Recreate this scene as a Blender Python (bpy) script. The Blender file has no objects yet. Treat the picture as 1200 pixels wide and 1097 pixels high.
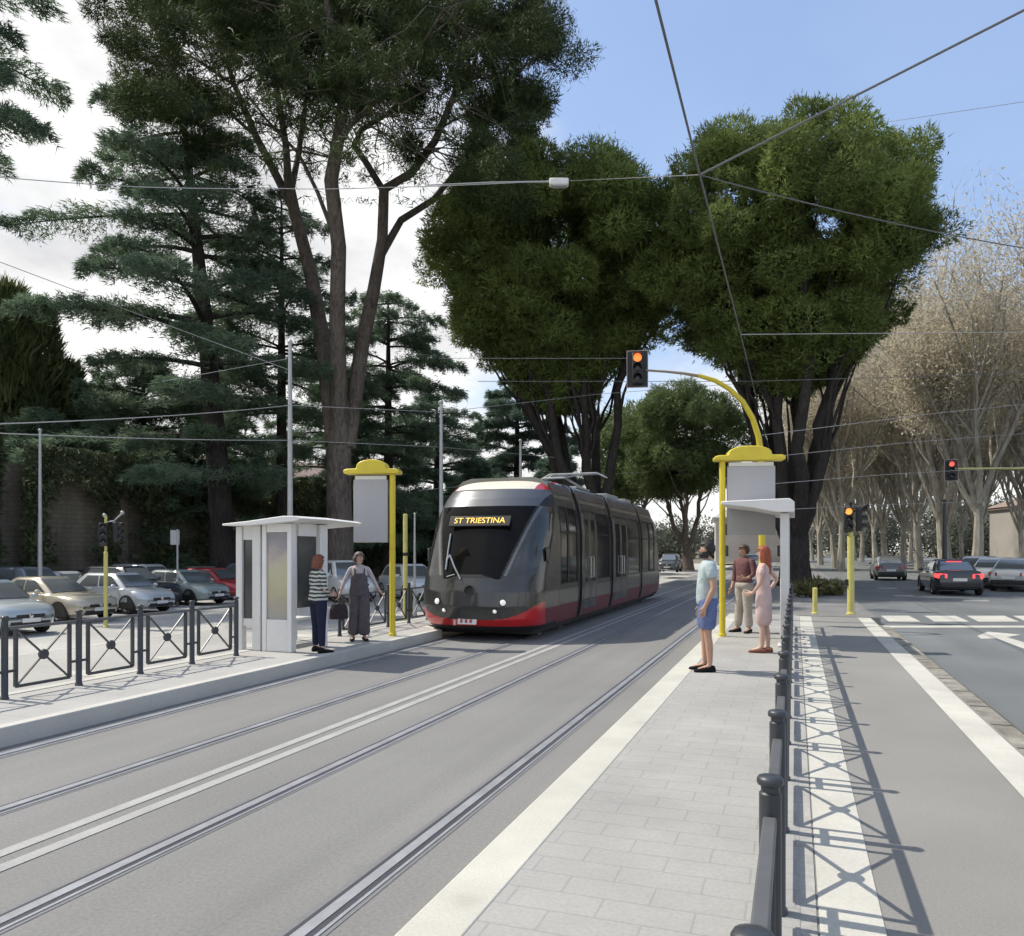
import bpy, bmesh, math, random
import numpy as np
from mathutils import Vector, Matrix

R = math.radians
scene = bpy.context.scene
COL = scene.collection
# ------------------------------------------------------------------ camera geometry
TH = R(19.84)          # the camera is turned this far to the left of the tracks (+Y)
SN, CS = math.sin(TH), math.cos(TH)
FPX, HZ, CAMZ = 920.0, 645.0, 1.81

def pt(px, py, d):
    """world point seen at photograph pixel (px,py) at depth d"""
    r = (px - 600) / FPX * d
    return Vector((r * CS - d * SN, r * SN + d * CS, CAMZ + (HZ - py) / FPX * d))

def gp(px, py, zg=0.0):
    """world point on the horizontal plane z=zg seen at pixel"""
    d = (CAMZ - zg) * FPX / (py - HZ)
    return pt(px, py, d)

# ------------------------------------------------------------------ object helpers
def tag(o, label=None, cat=None, group=None, kind=None):
    if label: o['label'] = label
    if cat: o['category'] = cat
    if group: o['group'] = group
    if kind: o['kind'] = kind
    return o

def thing(name, label, cat, loc=(0, 0, 0), rz=0.0, group=None):
    o = bpy.data.objects.new(name, None)
    o.empty_display_size = 0.2
    COL.objects.link(o)
    o.location = loc
    o.rotation_euler = (0, 0, rz)
    return tag(o, label, cat, group)

def link_mesh(name, me, mat=None, parent=None, smooth=False):
    o = bpy.data.objects.new(name, me)
    COL.objects.link(o)
    if mat is not None: me.materials.append(mat)
    if parent is not None: o.parent = parent
    if smooth:
        me.polygons.foreach_set('use_smooth', np.ones(len(me.polygons), dtype=bool))
    return o

class MB:
    """collects shapes for ONE mesh object"""
    def __init__(self):
        self.v, self.f = [], []
    def add(self, vs, fs):
        n = len(self.v)
        self.v += [tuple(p) for p in vs]
        self.f += [tuple(i + n for i in f) for f in fs]
        return self
    def box(self, c, s, rz=0.0, rot=None):
        x, y, z = s[0] / 2, s[1] / 2, s[2] / 2
        vs = [Vector(p) for p in ((-x,-y,-z),(x,-y,-z),(x,y,-z),(-x,y,-z),(-x,-y,z),(x,-y,z),(x,y,z),(-x,y,z))]
        M = rot if rot is not None else Matrix.Rotation(rz, 3, 'Z')
        vs = [M @ p + Vector(c) for p in vs]
        return self.add(vs, [(0,3,2,1),(4,5,6,7),(0,1,5,4),(1,2,6,5),(2,3,7,6),(3,0,4,7)])
    def bar(self, a, b, w, h=None):
        """square bar from a to b"""
        a, b = Vector(a), Vector(b)
        d = b - a
        q = d.to_track_quat('Y', 'Z').to_matrix()
        return self.box((a + b) / 2, (w, d.length, h or w), rot=q)
    def tube(self, pts, radii, n=8, cap=True):
        pts = [Vector(p) for p in pts]
        if not hasattr(radii, '__len__'): radii = [radii] * len(pts)
        up = None
        rings = []
        for i, p in enumerate(pts):
            if i == 0: d = pts[1] - p
            elif i == len(pts) - 1: d = p - pts[i-1]
            else: d = (pts[i+1] - pts[i-1])
            d.normalize()
            if up is None:
                up = Vector((1, 0, 0)) if abs(d.x) < 0.8 else Vector((0, 1, 0))
            s = d.cross(up)
            if s.length < 1e-6: s = d.orthogonal()
            s.normalize(); up = s.cross(d).normalized()
            rings.append([p + (s * math.cos(2*math.pi*k/n) + up * math.sin(2*math.pi*k/n)) * radii[i] for k in range(n)])
        vs = [q for r in rings for q in r]
        fs = []
        for i in range(len(pts) - 1):
            for k in range(n):
                a, b = i*n + k, i*n + (k+1) % n
                fs.append((a, a + n, b + n, b))
        if cap:
            fs.append(tuple(range(n)))
            fs.append(tuple(reversed(range((len(pts)-1)*n, len(pts)*n))))
        return self.add(vs, fs)
    def lathe(self, prof, c=(0, 0, 0), n=16, M=None):
        """prof: (r,z) list, axis z"""
        vs, fs = [], []
        M = M or Matrix.Identity(3)
        for r, z in prof:
            for k in range(n):
                a = 2*math.pi*k/n
                vs.append(M @ Vector((r*math.cos(a), r*math.sin(a), z)) + Vector(c))
        for i in range(len(prof)-1):
            for k in range(n):
                a, b = i*n + k, i*n + (k+1) % n
                fs.append((a, b, b + n, a + n))
        fs.append(tuple(reversed(range(n))))
        fs.append(tuple(range((len(prof)-1)*n, len(prof)*n)))
        return self.add(vs, fs)
    def prism(self, poly, d0, d1, M=None, c=(0, 0, 0)):
        """2-D polygon in local XZ extruded along local Y from d0 to d1"""
        M = M or Matrix.Identity(3)
        n = len(poly)
        vs = [M @ Vector((x, d0, z)) + Vector(c) for x, z in poly] + [M @ Vector((x, d1, z)) + Vector(c) for x, z in poly]
        fs = [tuple(range(n)), tuple(reversed(range(n, 2*n)))]
        for i in range(n):
            j = (i+1) % n
            fs.append((i, i+n, j+n, j))
        return self.add(vs, fs)
    def sheet(self, poly, z):
        vs = [(p[0], p[1], z) for p in poly]
        return self.add(vs, [tuple(range(len(poly)))])
    def ball(self, c, r, n=12, m=8):
        if not hasattr(r, '__len__'): r = (r, r, r)
        prof = [(math.sin(math.pi*i/m), -math.cos(math.pi*i/m)) for i in range(m+1)]
        prof[0] = (0.02, -1); prof[-1] = (0.02, 1)
        return self.lathe(prof, c, n, Matrix.Diagonal(Vector(r)))
    def loft(self, rings, cap=True):
        n = len(rings[0])
        vs = [p for r in rings for p in r]
        fs = []
        for i in range(len(rings)-1):
            for k in range(n):
                a, b = i*n+k, i*n+(k+1) % n
                fs.append((a, b, b+n, a+n))
        if cap:
            fs.append(tuple(reversed(range(n))))
            fs.append(tuple(range((len(rings)-1)*n, len(rings)*n)))
        return self.add(vs, fs)
    def build(self, name, mat=None, parent=None, smooth=False, bevel=0, seg=2, fix=True):
        me = bpy.data.meshes.new(name)
        me.from_pydata(self.v, [], self.f)
        if fix:
            bm = bmesh.new(); bm.from_mesh(me)
            bmesh.ops.recalc_face_normals(bm, faces=bm.faces)
            bm.to_mesh(me); bm.free()
        me.update()
        o = link_mesh(name, me, mat, parent, smooth)
        if bevel:
            b = o.modifiers.new('Bevel', 'BEVEL'); b.width = bevel; b.segments = seg; b.limit_method = 'ANGLE'; b.angle_limit = R(35)
        if smooth and not bevel:
            me.set_sharp_from_angle(angle=R(42))
        if bevel:
            me.polygons.foreach_set('use_smooth', np.ones(len(me.polygons), dtype=bool))
            me.set_sharp_from_angle(angle=R(30))
        return o

def tri_object(name, V, mat, parent=None):
    """V: (n,3,3) numpy triangles -> one mesh object"""
    n = len(V)
    me = bpy.data.meshes.new(name)
    me.vertices.add(n*3); me.loops.add(n*3); me.polygons.add(n)
    me.vertices.foreach_set('co', np.ascontiguousarray(V, dtype=np.float32).ravel())
    me.loops.foreach_set('vertex_index', np.arange(n*3, dtype=np.int32))
    me.polygons.foreach_set('loop_start', np.arange(0, n*3, 3, dtype=np.int32))
    me.polygons.foreach_set('loop_total', np.full(n, 3, dtype=np.int32))
    me.update(calc_edges=True)
    return link_mesh(name, me, mat, parent)

# ------------------------------------------------------------------ materials
MATS = {}
def new_mat(name):
    m = bpy.data.materials.new(name); m.use_nodes = True
    nt = m.node_tree
    b = nt.nodes['Principled BSDF']
    return m, nt, b

def mat(name, col, rough=0.6, metal=0.0, noise=0.0, nscale=8.0, bump=0.0, spec=None, emit=None, estr=0.0, coat=0.0, detail=5.0, trans=0.0, alpha=None):
    """plain surface with a little procedural variation in colour, gloss and relief"""
    if name in MATS: return MATS[name]
    m, nt, b = new_mat(name)
    b.inputs['Roughness'].default_value = rough
    b.inputs['Metallic'].default_value = metal
    if spec is not None: b.inputs['Specular IOR Level'].default_value = spec
    if coat: b.inputs['Coat Weight'].default_value = coat; b.inputs['Coat Roughness'].default_value = 0.04
    if trans: b.inputs['Transmission Weight'].default_value = trans
    if emit is not None:
        b.inputs['Emission Color'].default_value = (*emit, 1); b.inputs['Emission Strength'].default_value = estr
    b.inputs['Base Color'].default_value = (*col, 1)
    if noise or bump:
        tc = nt.nodes.new('ShaderNodeTexCoord')
        nz = nt.nodes.new('ShaderNodeTexNoise'); nz.inputs['Scale'].default_value = nscale; nz.inputs['Detail'].default_value = detail
        nz.inputs['Roughness'].default_value = 0.65
        nt.links.new(tc.outputs['Object'], nz.inputs['Vector'])
        if noise:
            mx = nt.nodes.new('ShaderNodeMix'); mx.data_type = 'RGBA'
            mx.inputs['A'].default_value = (*[c*(1-noise) for c in col], 1)
            mx.inputs['B'].default_value = (*[min(1, c*(1+noise)) for c in col], 1)
            mr = nt.nodes.new('ShaderNodeMapRange')
            mr.inputs['From Min'].default_value = 0.3; mr.inputs['From Max'].default_value = 0.7
            nt.links.new(nz.outputs['Fac'], mr.inputs['Value'])
            nt.links.new(mr.outputs['Result'], mx.inputs['Factor'])
            nt.links.new(mx.outputs['Result'], b.inputs['Base Color'])
        if bump:
            bp = nt.nodes.new('ShaderNodeBump'); bp.inputs['Strength'].default_value = bump; bp.inputs['Distance'].default_value = 0.02
            nt.links.new(nz.outputs['Fac'], bp.inputs['Height'])
            nt.links.new(bp.outputs['Normal'], b.inputs['Normal'])
    MATS[name] = m
    return m

def surface_mat(name, col, big=0.18, fine=0.12, bscale=0.35, fscale=30.0, rough=0.85, bump=0.25, streak=None, spots=0.0, spec=0.3):
    """worn ground: broad stains, grain, optional streaks along Y, optional dark spots (world coordinates)"""
    if name in MATS: return MATS[name]
    m, nt, b = new_mat(name)
    N, L = nt.nodes, nt.links
    b.inputs['Roughness'].default_value = rough
    b.inputs['Specular IOR Level'].default_value = spec
    geo = N.new('ShaderNodeNewGeometry')
    n1 = N.new('ShaderNodeTexNoise'); n1.inputs['Scale'].default_value = bscale; n1.inputs['Detail'].default_value = 6
    n2 = N.new('ShaderNodeTexNoise'); n2.inputs['Scale'].default_value = fscale; n2.inputs['Detail'].default_value = 4; n2.inputs['Roughness'].default_value = 0.7
    L.new(geo.outputs['Position'], n1.inputs['Vector']); L.new(geo.outputs['Position'], n2.inputs['Vector'])
    def rng(src, lo, hi, a, c):
        r = N.new('ShaderNodeMapRange'); r.inputs['From Min'].default_value = lo; r.inputs['From Max'].default_value = hi
        r.inputs['To Min'].default_value = a; r.inputs['To Max'].default_value = c
        L.new(src, r.inputs['Value']); return r.outputs['Result']
    def mul(a, c):
        k = N.new('ShaderNodeMath'); k.operation = 'MULTIPLY'; L.new(a, k.inputs[0]); L.new(c, k.inputs[1]); return k.outputs[0]
    fac = mul(rng(n1.outputs['Fac'], .3, .7, 1-big, 1+big), rng(n2.outputs['Fac'], .25, .75, 1-fine, 1+fine))
    if streak:
        mp = N.new('ShaderNodeMapping'); mp.inputs['Scale'].default_value = (streak[0], streak[1], 1)
        L.new(geo.outputs['Position'], mp.inputs['Vector'])
        n3 = N.new('ShaderNodeTexNoise'); n3.inputs['Scale'].default_value = 1; n3.inputs['Detail'].default_value = 5
        L.new(mp.outputs['Vector'], n3.inputs['Vector'])
        fac = mul(fac, rng(n3.outputs['Fac'], .3, .7, 1-streak[2], 1+streak[2]))
    if spots:
        vo = N.new('ShaderNodeTexVoronoi'); vo.inputs['Scale'].default_value = 1.6
        n4 = N.new('ShaderNodeTexNoise'); n4.inputs['Scale'].default_value = 3; L.new(geo.outputs['Position'], n4.inputs['Vector'])
        mv = N.new('ShaderNodeMix'); mv.data_type = 'VECTOR'; mv.inputs['Factor'].default_value = 0.15
        L.new(geo.outputs['Position'], mv.inputs['A']); L.new(n4.outputs['Color'], mv.inputs['B']); L.new(mv.outputs['Result'], vo.inputs['Vector'])
        fac = mul(fac, rng(vo.outputs['Distance'], .02, .14, 1-spots, 1))
    vm = N.new('ShaderNodeVectorMath'); vm.operation = 'SCALE'; vm.inputs[0].default_value = col
    L.new(fac, vm.inputs['Scale']); L.new(vm.outputs['Vector'], b.inputs['Base Color'])
    bp = N.new('ShaderNodeBump'); bp.inputs['Strength'].default_value = bump; bp.inputs['Distance'].default_value = 0.01
    L.new(n2.outputs['Fac'], bp.inputs['Height']); L.new(bp.outputs['Normal'], b.inputs['Normal'])
    MATS[name] = m
    return m

def brick_mat(name, c1, c2, mortar, bw, bh, msize, axes='XY', rough=0.85, stain=0.2, sscale=0.5, vstreak=0.0, offset=0.5, bump=0.3):
    if name in MATS: return MATS[name]
    m, nt, b = new_mat(name)
    N, L = nt.nodes, nt.links
    b.inputs['Roughness'].default_value = rough; b.inputs['Specular IOR Level'].default_value = 0.3
    geo = N.new('ShaderNodeNewGeometry')
    sp = N.new('ShaderNodeSeparateXYZ'); cb = N.new('ShaderNodeCombineXYZ')
    L.new(geo.outputs['Position'], sp.inputs[0])
    L.new(sp.outputs[axes[0]], cb.inputs['X']); L.new(sp.outputs[axes[1]], cb.inputs['Y'])
    br = N.new('ShaderNodeTexBrick')
    br.inputs['Color1'].default_value = (*c1, 1); br.inputs['Color2'].default_value = (*c2, 1); br.inputs['Mortar'].default_value = (*mortar, 1)
    br.inputs['Scale'].default_value = 1; br.inputs['Brick Width'].default_value = bw; br.inputs['Row Height'].default_value = bh
    br.inputs['Mortar Size'].default_value = msize; br.inputs['Bias'].default_value = 0; br.offset = offset
    L.new(cb.outputs[0], br.inputs['Vector'])
    n1 = N.new('ShaderNodeTexNoise'); n1.inputs['Scale'].default_value = sscale; n1.inputs['Detail'].default_value = 8; n1.inputs['Roughness'].default_value = 0.65
    mp = N.new('ShaderNodeMapping'); mp.inputs['Scale'].default_value = (1, 1, 0.25 if vstreak else 1)
    L.new(geo.outputs['Position'], mp.inputs['Vector']); L.new(mp.outputs[0], n1.inputs['Vector'])
    n2 = N.new('ShaderNodeTexNoise'); n2.inputs['Scale'].default_value = 45; n2.inputs['Detail'].default_value = 3
    L.new(geo.outputs['Position'], n2.inputs['Vector'])
    r1 = N.new('ShaderNodeMapRange'); r1.inputs['From Min'].default_value = .3; r1.inputs['From Max'].default_value = .7
    r1.inputs['To Min'].default_value = 1-stain; r1.inputs['To Max'].default_value = 1+stain
    L.new(n1.outputs['Fac'], r1.inputs['Value'])
    r2 = N.new('ShaderNodeMapRange'); r2.inputs['From Min'].default_value = .25; r2.inputs['From Max'].default_value = .75
    r2.inputs['To Min'].default_value = .92; r2.inputs['To Max'].default_value = 1.08
    L.new(n2.outputs['Fac'], r2.inputs['Value'])
    k = N.new('ShaderNodeMath'); k.operation = 'MULTIPLY'; L.new(r1.outputs[0], k.inputs[0]); L.new(r2.outputs[0], k.inputs[1])
    vm = N.new('ShaderNodeVectorMath'); vm.operation = 'SCALE'
    L.new(br.outputs['Color'], vm.inputs[0]); L.new(k.outputs[0], vm.inputs['Scale']); L.new(vm.outputs['Vector'], b.inputs['Base Color'])
    bp = N.new('ShaderNodeBump'); bp.inputs['Strength'].default_value = bump; bp.inputs['Distance'].default_value = 0.01
    iv = N.new('ShaderNodeMath'); iv.operation = 'SUBTRACT'; iv.inputs[0].default_value = 1; L.new(br.outputs['Fac'], iv.inputs[1])
    L.new(iv.outputs[0], bp.inputs['Height']); L.new(bp.outputs['Normal'], b.inputs['Normal'])
    MATS[name] = m
    return m

def leaf_mat(name, dark, light, scale=0.5, transl=0.25, rough=0.65):
    if name in MATS: return MATS[name]
    m, nt, b = new_mat(name)
    N, L = nt.nodes, nt.links
    b.inputs['Roughness'].default_value = rough; b.inputs['Specular IOR Level'].default_value = 0.25
    geo = N.new('ShaderNodeNewGeometry')
    nz = N.new('ShaderNodeTexNoise'); nz.inputs['Scale'].default_value = scale; nz.inputs['Detail'].default_value = 3
    L.new(geo.outputs['Position'], nz.inputs['Vector'])
    ad = N.new('ShaderNodeMath'); ad.operation = 'MULTIPLY_ADD'; ad.inputs[1].default_value = 0.35; L.new(geo.outputs['Random Per Island'], ad.inputs[0])
    r = N.new('ShaderNodeMapRange'); r.inputs['From Min'].default_value = .3; r.inputs['From Max'].default_value = .7; r.inputs['To Max'].default_value = 0.65
    L.new(nz.outputs['Fac'], r.inputs['Value']); L.new(r.outputs[0], ad.inputs[2])
    mx = N.new('ShaderNodeMix'); mx.data_type = 'RGBA'; mx.inputs['A'].default_value = (*dark, 1); mx.inputs['B'].default_value = (*light, 1)
    L.new(ad.outputs[0], mx.inputs['Factor']); L.new(mx.outputs['Result'], b.inputs['Base Color'])
    tr = N.new('ShaderNodeBsdfTranslucent'); L.new(mx.outputs['Result'], tr.inputs['Color'])
    ms = N.new('ShaderNodeMixShader'); ms.inputs[0].default_value = transl
    out = N['Material Output']
    L.new(b.outputs[0], ms.inputs[1]); L.new(tr.outputs[0], ms.inputs[2]); L.new(ms.outputs[0], out.inputs['Surface'])
    MATS[name] = m
    return m

def bark_mat(name, c1, c2, scale=6.0):
    """furrowed bark: stretched, distorted noise ridges with fine grain"""
    if name in MATS: return MATS[name]
    m, nt, b = new_mat(name)
    N, L = nt.nodes, nt.links
    b.inputs['Roughness'].default_value = 0.9; b.inputs['Specular IOR Level'].default_value = 0.12
    geo = N.new('ShaderNodeNewGeometry')
    mp = N.new('ShaderNodeMapping'); mp.inputs['Scale'].default_value = (1, 1, 0.22); L.new(geo.outputs['Position'], mp.inputs['Vector'])
    nz = N.new('ShaderNodeTexNoise'); nz.inputs['Scale'].default_value = scale*1.5; nz.inputs['Detail'].default_value = 8; nz.inputs['Roughness'].default_value = .7; nz.inputs['Distortion'].default_value = 1.2
    n2 = N.new('ShaderNodeTexNoise'); n2.inputs['Scale'].default_value = .8; n2.inputs['Detail'].default_value = 3
    L.new(mp.outputs[0], nz.inputs['Vector']); L.new(geo.outputs['Position'], n2.inputs['Vector'])
    ad = N.new('ShaderNodeMath'); ad.operation = 'MULTIPLY_ADD'; ad.inputs[1].default_value = .35; L.new(n2.outputs['Fac'], ad.inputs[0]); L.new(nz.outputs['Fac'], ad.inputs[2])
    r2 = N.new('ShaderNodeMapRange'); r2.inputs['From Min'].default_value = .45; r2.inputs['From Max'].default_value = .88; L.new(ad.outputs[0], r2.inputs['Value'])
    mx = N.new('ShaderNodeMix'); mx.data_type = 'RGBA'; mx.inputs['A'].default_value = (*c1, 1); mx.inputs['B'].default_value = (*c2, 1)
    L.new(r2.outputs[0], mx.inputs['Factor']); L.new(mx.outputs['Result'], b.inputs['Base Color'])
    bp = N.new('ShaderNodeBump'); bp.inputs['Strength'].default_value = .8; bp.inputs['Distance'].default_value = .06
    L.new(nz.outputs['Fac'], bp.inputs['Height']); L.new(bp.outputs['Normal'], b.inputs['Normal'])
    MATS[name] = m
    return m

# ------------------------------------------------------------------ camera, light, sky
cam = bpy.data.cameras.new('camera')
cam.sensor_width = 36; cam.sensor_fit = 'HORIZONTAL'
cam.lens = 36 * FPX / 1200
cam.shift_y = 96.5 / 1200
cam.clip_end = 3000; cam.clip_start = 0.05
camo = bpy.data.objects.new('camera', cam); COL.objects.link(camo)
camo.location = (0, 0, CAMZ); camo.rotation_euler = (R(90), 0, TH)
scene.camera = camo

SUN_EL = R(52.5)
sun = bpy.data.lights.new('sun', 'SUN'); sun.energy = 4.0; sun.angle = R(0.6); sun.color = (1.0, 0.94, 0.84)
suno = bpy.data.objects.new('sun', sun); COL.objects.link(suno)
suno.rotation_euler = (0, -(math.pi/2 - SUN_EL), R(-2)); suno.location = (-60, 0, 80)

def build_world():
    w = bpy.data.worlds.new('World'); scene.world = w; w.use_nodes = True
    nt = w.node_tree; N, L = nt.nodes, nt.links
    bg = N['Background']; bg.inputs['Strength'].default_value = 0.115
    sky = N.new('ShaderNodeTexSky'); sky.sky_type = 'NISHITA'; sky.sun_disc = False
    sky.sun_elevation = SUN_EL; sky.sun_rotation = R(-90); sky.air_density = 1.0; sky.dust_density = 1.2; sky.ozone_density = 1.2
    tc = N.new('ShaderNodeTexCoord')
    sp = N.new('ShaderNodeSeparateXYZ'); L.new(tc.outputs['Generated'], sp.inputs[0])
    def math_(op, a, b=None, c=None):
        k = N.new('ShaderNodeMath'); k.operation = op
        for i, q in enumerate((a, b, c)):
            if q is None: continue
            if isinstance(q, (int, float)): k.inputs[i].default_value = q
            else: L.new(q, k.inputs[i])
        return k.outputs[0]
    def rng(src, lo, hi, a=0.0, c=1.0, t='SMOOTHSTEP'):
        r = N.new('ShaderNodeMapRange'); r.interpolation_type = t
        r.inputs['From Min'].default_value = lo; r.inputs['From Max'].default_value = hi
        r.inputs['To Min'].default_value = a; r.inputs['To Max'].default_value = c
        L.new(src, r.inputs['Value']); return r.outputs[0]
    # a cloud layer seen in perspective: direction divided by its height
    zz = math_('ADD', math_('MAXIMUM', sp.outputs['Z'], 0.0), 0.22)
    cb = N.new('ShaderNodeCombineXYZ')
    L.new(math_('DIVIDE', sp.outputs['X'], zz), cb.inputs['X']); L.new(math_('DIVIDE', sp.outputs['Y'], zz), cb.inputs['Y'])
    def noise(scale, detail, off):
        mp = N.new('ShaderNodeMapping'); mp.inputs['Location'].default_value = off; L.new(cb.outputs[0], mp.inputs['Vector'])
        n = N.new('ShaderNodeTexNoise'); n.inputs['Scale'].default_value = scale; n.inputs['Detail'].default_value = detail; n.inputs['Roughness'].default_value = .55
        L.new(mp.outputs[0], n.inputs['Vector']); return n.outputs['Fac']
    n1 = noise(1.3, 7, (3.1, 1.7, 0)); n2 = noise(2.2, 6, (8.3, 4.2, 2))
    # more cloud towards the west (-X) and low down, clear blue to the east
    west = rng(sp.outputs['X'], -0.62, -0.08, 1.0, 0.0)
    low = rng(sp.outputs['Z'], 0.10, 0.34, 1.0, 0.0)
    cover = math_('MAXIMUM', west, math_('MULTIPLY', low, 0.85))
    amt = math_('ADD', n1, math_('MULTIPLY', cover, 0.62))
    mask = rng(amt, 0.62, 0.98)
    mask = math_('MAXIMUM', mask, 0.10)
    bright = rng(n2, 0.26, 0.64, 5.2, 8.4)
    # added: unseen brighter cloud behind the camera, a soft fill for what faces it
    bright = math_('MULTIPLY', bright, rng(sp.outputs['Y'], -0.75, 0.05, 1.15, 1.0))
    south = rng(sp.outputs['Y'], -0.6, 0.0, 0.35, 0.0)
    mask = math_('MAXIMUM', mask, south)
    cc = N.new('ShaderNodeCombineColor')
    L.new(bright, cc.inputs[0]); L.new(math_('MULTIPLY', bright, 1.0), cc.inputs[1]); L.new(math_('MULTIPLY_ADD', bright, 0.9, 0.7), cc.inputs[2])
    mx = N.new('ShaderNodeMix'); mx.data_type = 'RGBA'; mx.clamp_factor = True
    skc = N.new('ShaderNodeVectorMath'); skc.operation = 'MULTIPLY_ADD'
    skc.inputs[1].default_value = (1.0, 1.03, 1.03); skc.inputs[2].default_value = (0.85, 1.32, 2.45)
    L.new(sky.outputs[0], skc.inputs[0])
    L.new(mask, mx.inputs['Factor']); L.new(skc.outputs[0], mx.inputs['A']); L.new(cc.outputs[0], mx.inputs['B'])
    L.new(mx.outputs['Result'], bg.inputs['Color'])
build_world()
scene.view_settings.view_transform = 'Standard'
scene.view_settings.look = 'None'
scene.view_settings.exposure = 0.25
scene.view_settings.gamma = 1.0
scene.cycles.max_bounces = 4
scene.cycles.use_adaptive_sampling = True
scene.cycles.adaptive_threshold = 0.03
scene.cycles.diffuse_bounces = 2
scene.cycles.transparent_max_bounces = 4
scene.cycles.use_adaptive_sampling = True
scene.cycles.adaptive_threshold = 0.03
scene.cycles.sample_clamp_indirect = 6
# ================================================================== THE SETTING
PZ = 0.18              # platform top
CPZ = -0.5             # car park level
M_track = surface_mat('track_paving', (0.208, 0.205, 0.196), big=.08, fine=.19, bscale=.45, fscale=42, streak=(2.6, .10, .07), spots=.06, bump=.35)
M_asph = surface_mat('asphalt', (0.155, 0.165, 0.165), big=.16, fine=.16, bscale=.3, fscale=60, streak=(.9, .08, .12), spots=.25, bump=.4)
M_walk = surface_mat('walk_asphalt', (0.245, 0.238, 0.219), big=.12, fine=.17, bscale=.5, fscale=70, bump=.35)
M_cp = surface_mat('carpark_asphalt', (0.40, 0.39, 0.36), big=.18, fine=.1, bscale=.25, fscale=25, spots=.2)
M_earth = surface_mat('earth', (0.17, 0.155, 0.11), big=.3, fine=.25, bscale=.1, fscale=8)
M_line = surface_mat('road_paint', (0.50, 0.485, 0.425), big=.12, fine=.12, bscale=1.6, fscale=60, spots=.12, bump=.2)
M_linew = surface_mat('worn_paint', (0.36, 0.355, 0.34), big=.1, fine=.16, bscale=3, fscale=50, spots=.2, bump=.2)
M_kerb = surface_mat('kerb_stone', (0.36, 0.35, 0.32), big=.12, fine=.18, bscale=1.2, fscale=22, bump=.4)
M_kerbw = surface_mat('pale_kerb', (0.50, 0.485, 0.44), big=.08, fine=.08, bscale=1.2, fscale=30, bump=.3)
M_oldkerb = brick_mat('old_kerb', (.25,.235,.2), (.20,.185,.15), (.06,.055,.045), 5, .95, .03, 'XY', stain=.5, sscale=4)
M_gutter = surface_mat('gutter_dirt', (.12,.11,.085), big=.4, fine=.35, bscale=1.5, fscale=18, spots=.4)
M_slab = brick_mat('platform_slabs', (.345,.338,.318), (.335,.328,.308), (.288,.282,.268), .42, .20, .006, 'XY', stain=.13, sscale=.9, bump=.25)
M_rail = mat('rail_steel', (0.40, 0.41, 0.43), rough=.35, metal=.35, noise=.2, nscale=3)
M_groove = surface_mat('rail_groove', (0.06, 0.06, 0.072), big=.2, fine=.15, rough=.75)
M_seal = surface_mat('rail_sealing', (0.185, 0.183, 0.185), big=.15, fine=.15, rough=.7)

def structure(o): return tag(o, kind='structure')

g = MB(); g.sheet([(-900,-300),(900,-300),(900,1500),(-900,1500)], CPZ-.06)
structure(g.build('ground', M_earth))
g = MB(); g.sheet([(-33,-30),(-8.44,-30),(-8.44,140),(-33,140)], CPZ)
structure(g.build('car_park', M_cp))
g = MB(); g.box((-2.4, 130, -.45), (8.9, 320, .9))
structure(g.build('tram_trackbed', M_track))
g = MB(); g.box((2.045+15, 130, -.452), (29.99, 320, .9))
structure(g.build('road', M_asph))

# right platform, pavement and kerb (one island between tram track and road)
END = 20.9
g = MB(); g.box((-.65, 5.0, 0.05), (1.34, 32, .26)); structure(g.build('tram_platform_right', M_slab))        # X -1.32..0.02
g = MB(); g.box((-1.46, 5.0, 0.052), (.28, 32.01, .262)); structure(g.build('platform_edge', M_line, bevel=.012))
g = MB(); g.box((.055, 4.95, .047), (.07, 31.9, .26)); structure(g.build('fence_kerb', M_kerb))
g = MB(); g.box((.91, 4.95, .044), (1.64, 31.9, .256)); structure(g.build('pavement', M_walk))
def strip(name, x0, x1, y0, y1, z, m):
    q = MB(); q.sheet([(x0,y0),(x1,y0),(x1,y1),(x0,y1)], z); return structure(q.build(name, m))
strip('road_marking', .10, .365, -5, END-.1, .177, M_line)
strip('road_marking', 1.42, 1.70, -5, END-.1, .177, M_line)
g = MB(); g.box((1.83, 3.2, .035), (.24, 31, .25)); structure(g.build('kerb', M_oldkerb, bevel=.03))
q = MB(); q.sheet([(1.952,-12),(2.16,-12),(2.12,18.7),(1.952,18.7)], .0026); structure(q.build('gutter', M_gutter))
# ramp nose at the end of the island
g = MB(); g.prism([(0,0),(1.1,0),(0,.175)], -1.55, 1.95, Matrix(((0,1,0),(1,0,0),(0,0,1))), (0, 20.95, 0.003)); structure(g.build('pavement_ramp', M_walk))

# left platform
g = MB()
poly = [(-8.3,-6),(-6.98,-6),(-6.98,14.7),(-7.62,15.3),(-7.62,34),(-8.3,34)]
n = len(poly)
g.add([(x,y,-.1) for x,y in poly]+[(x,y,PZ) for x,y in poly], [tuple(reversed(range(n))), tuple(range(n,2*n))]+[(i,(i+1)%n,(i+1)%n+n,i+n) for i in range(n)])
structure(g.build('tram_platform_left', brick_mat('left_platform_slabs', (.40,.39,.365), (.38,.37,.345), (.32,.315,.30), .6, .4, .006, 'XY', stain=.08, sscale=1)))
g = MB()
poly2 = [(-6.985,-6),(-6.84,-6),(-6.84,14.72),(-7.47,15.36),(-7.47,34),(-7.615,34),(-7.615,15.3),(-6.985,14.7)]
n = len(poly2)
g.add([(x,y,-.1) for x,y in poly2]+[(x,y,PZ+.004) for x,y in poly2], [tuple(reversed(range(n))), tuple(range(n,2*n))]+[(i,(i+1)%n,(i+1)%n+n,i+n) for i in range(n)])
structure(g.build('platform_edge', M_kerbw, bevel=.01))
g = MB(); g.box((-8.38, 14, -.12), (.16, 40, .62)); structure(g.build('kerb', M_kerbw, bevel=.01))

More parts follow.
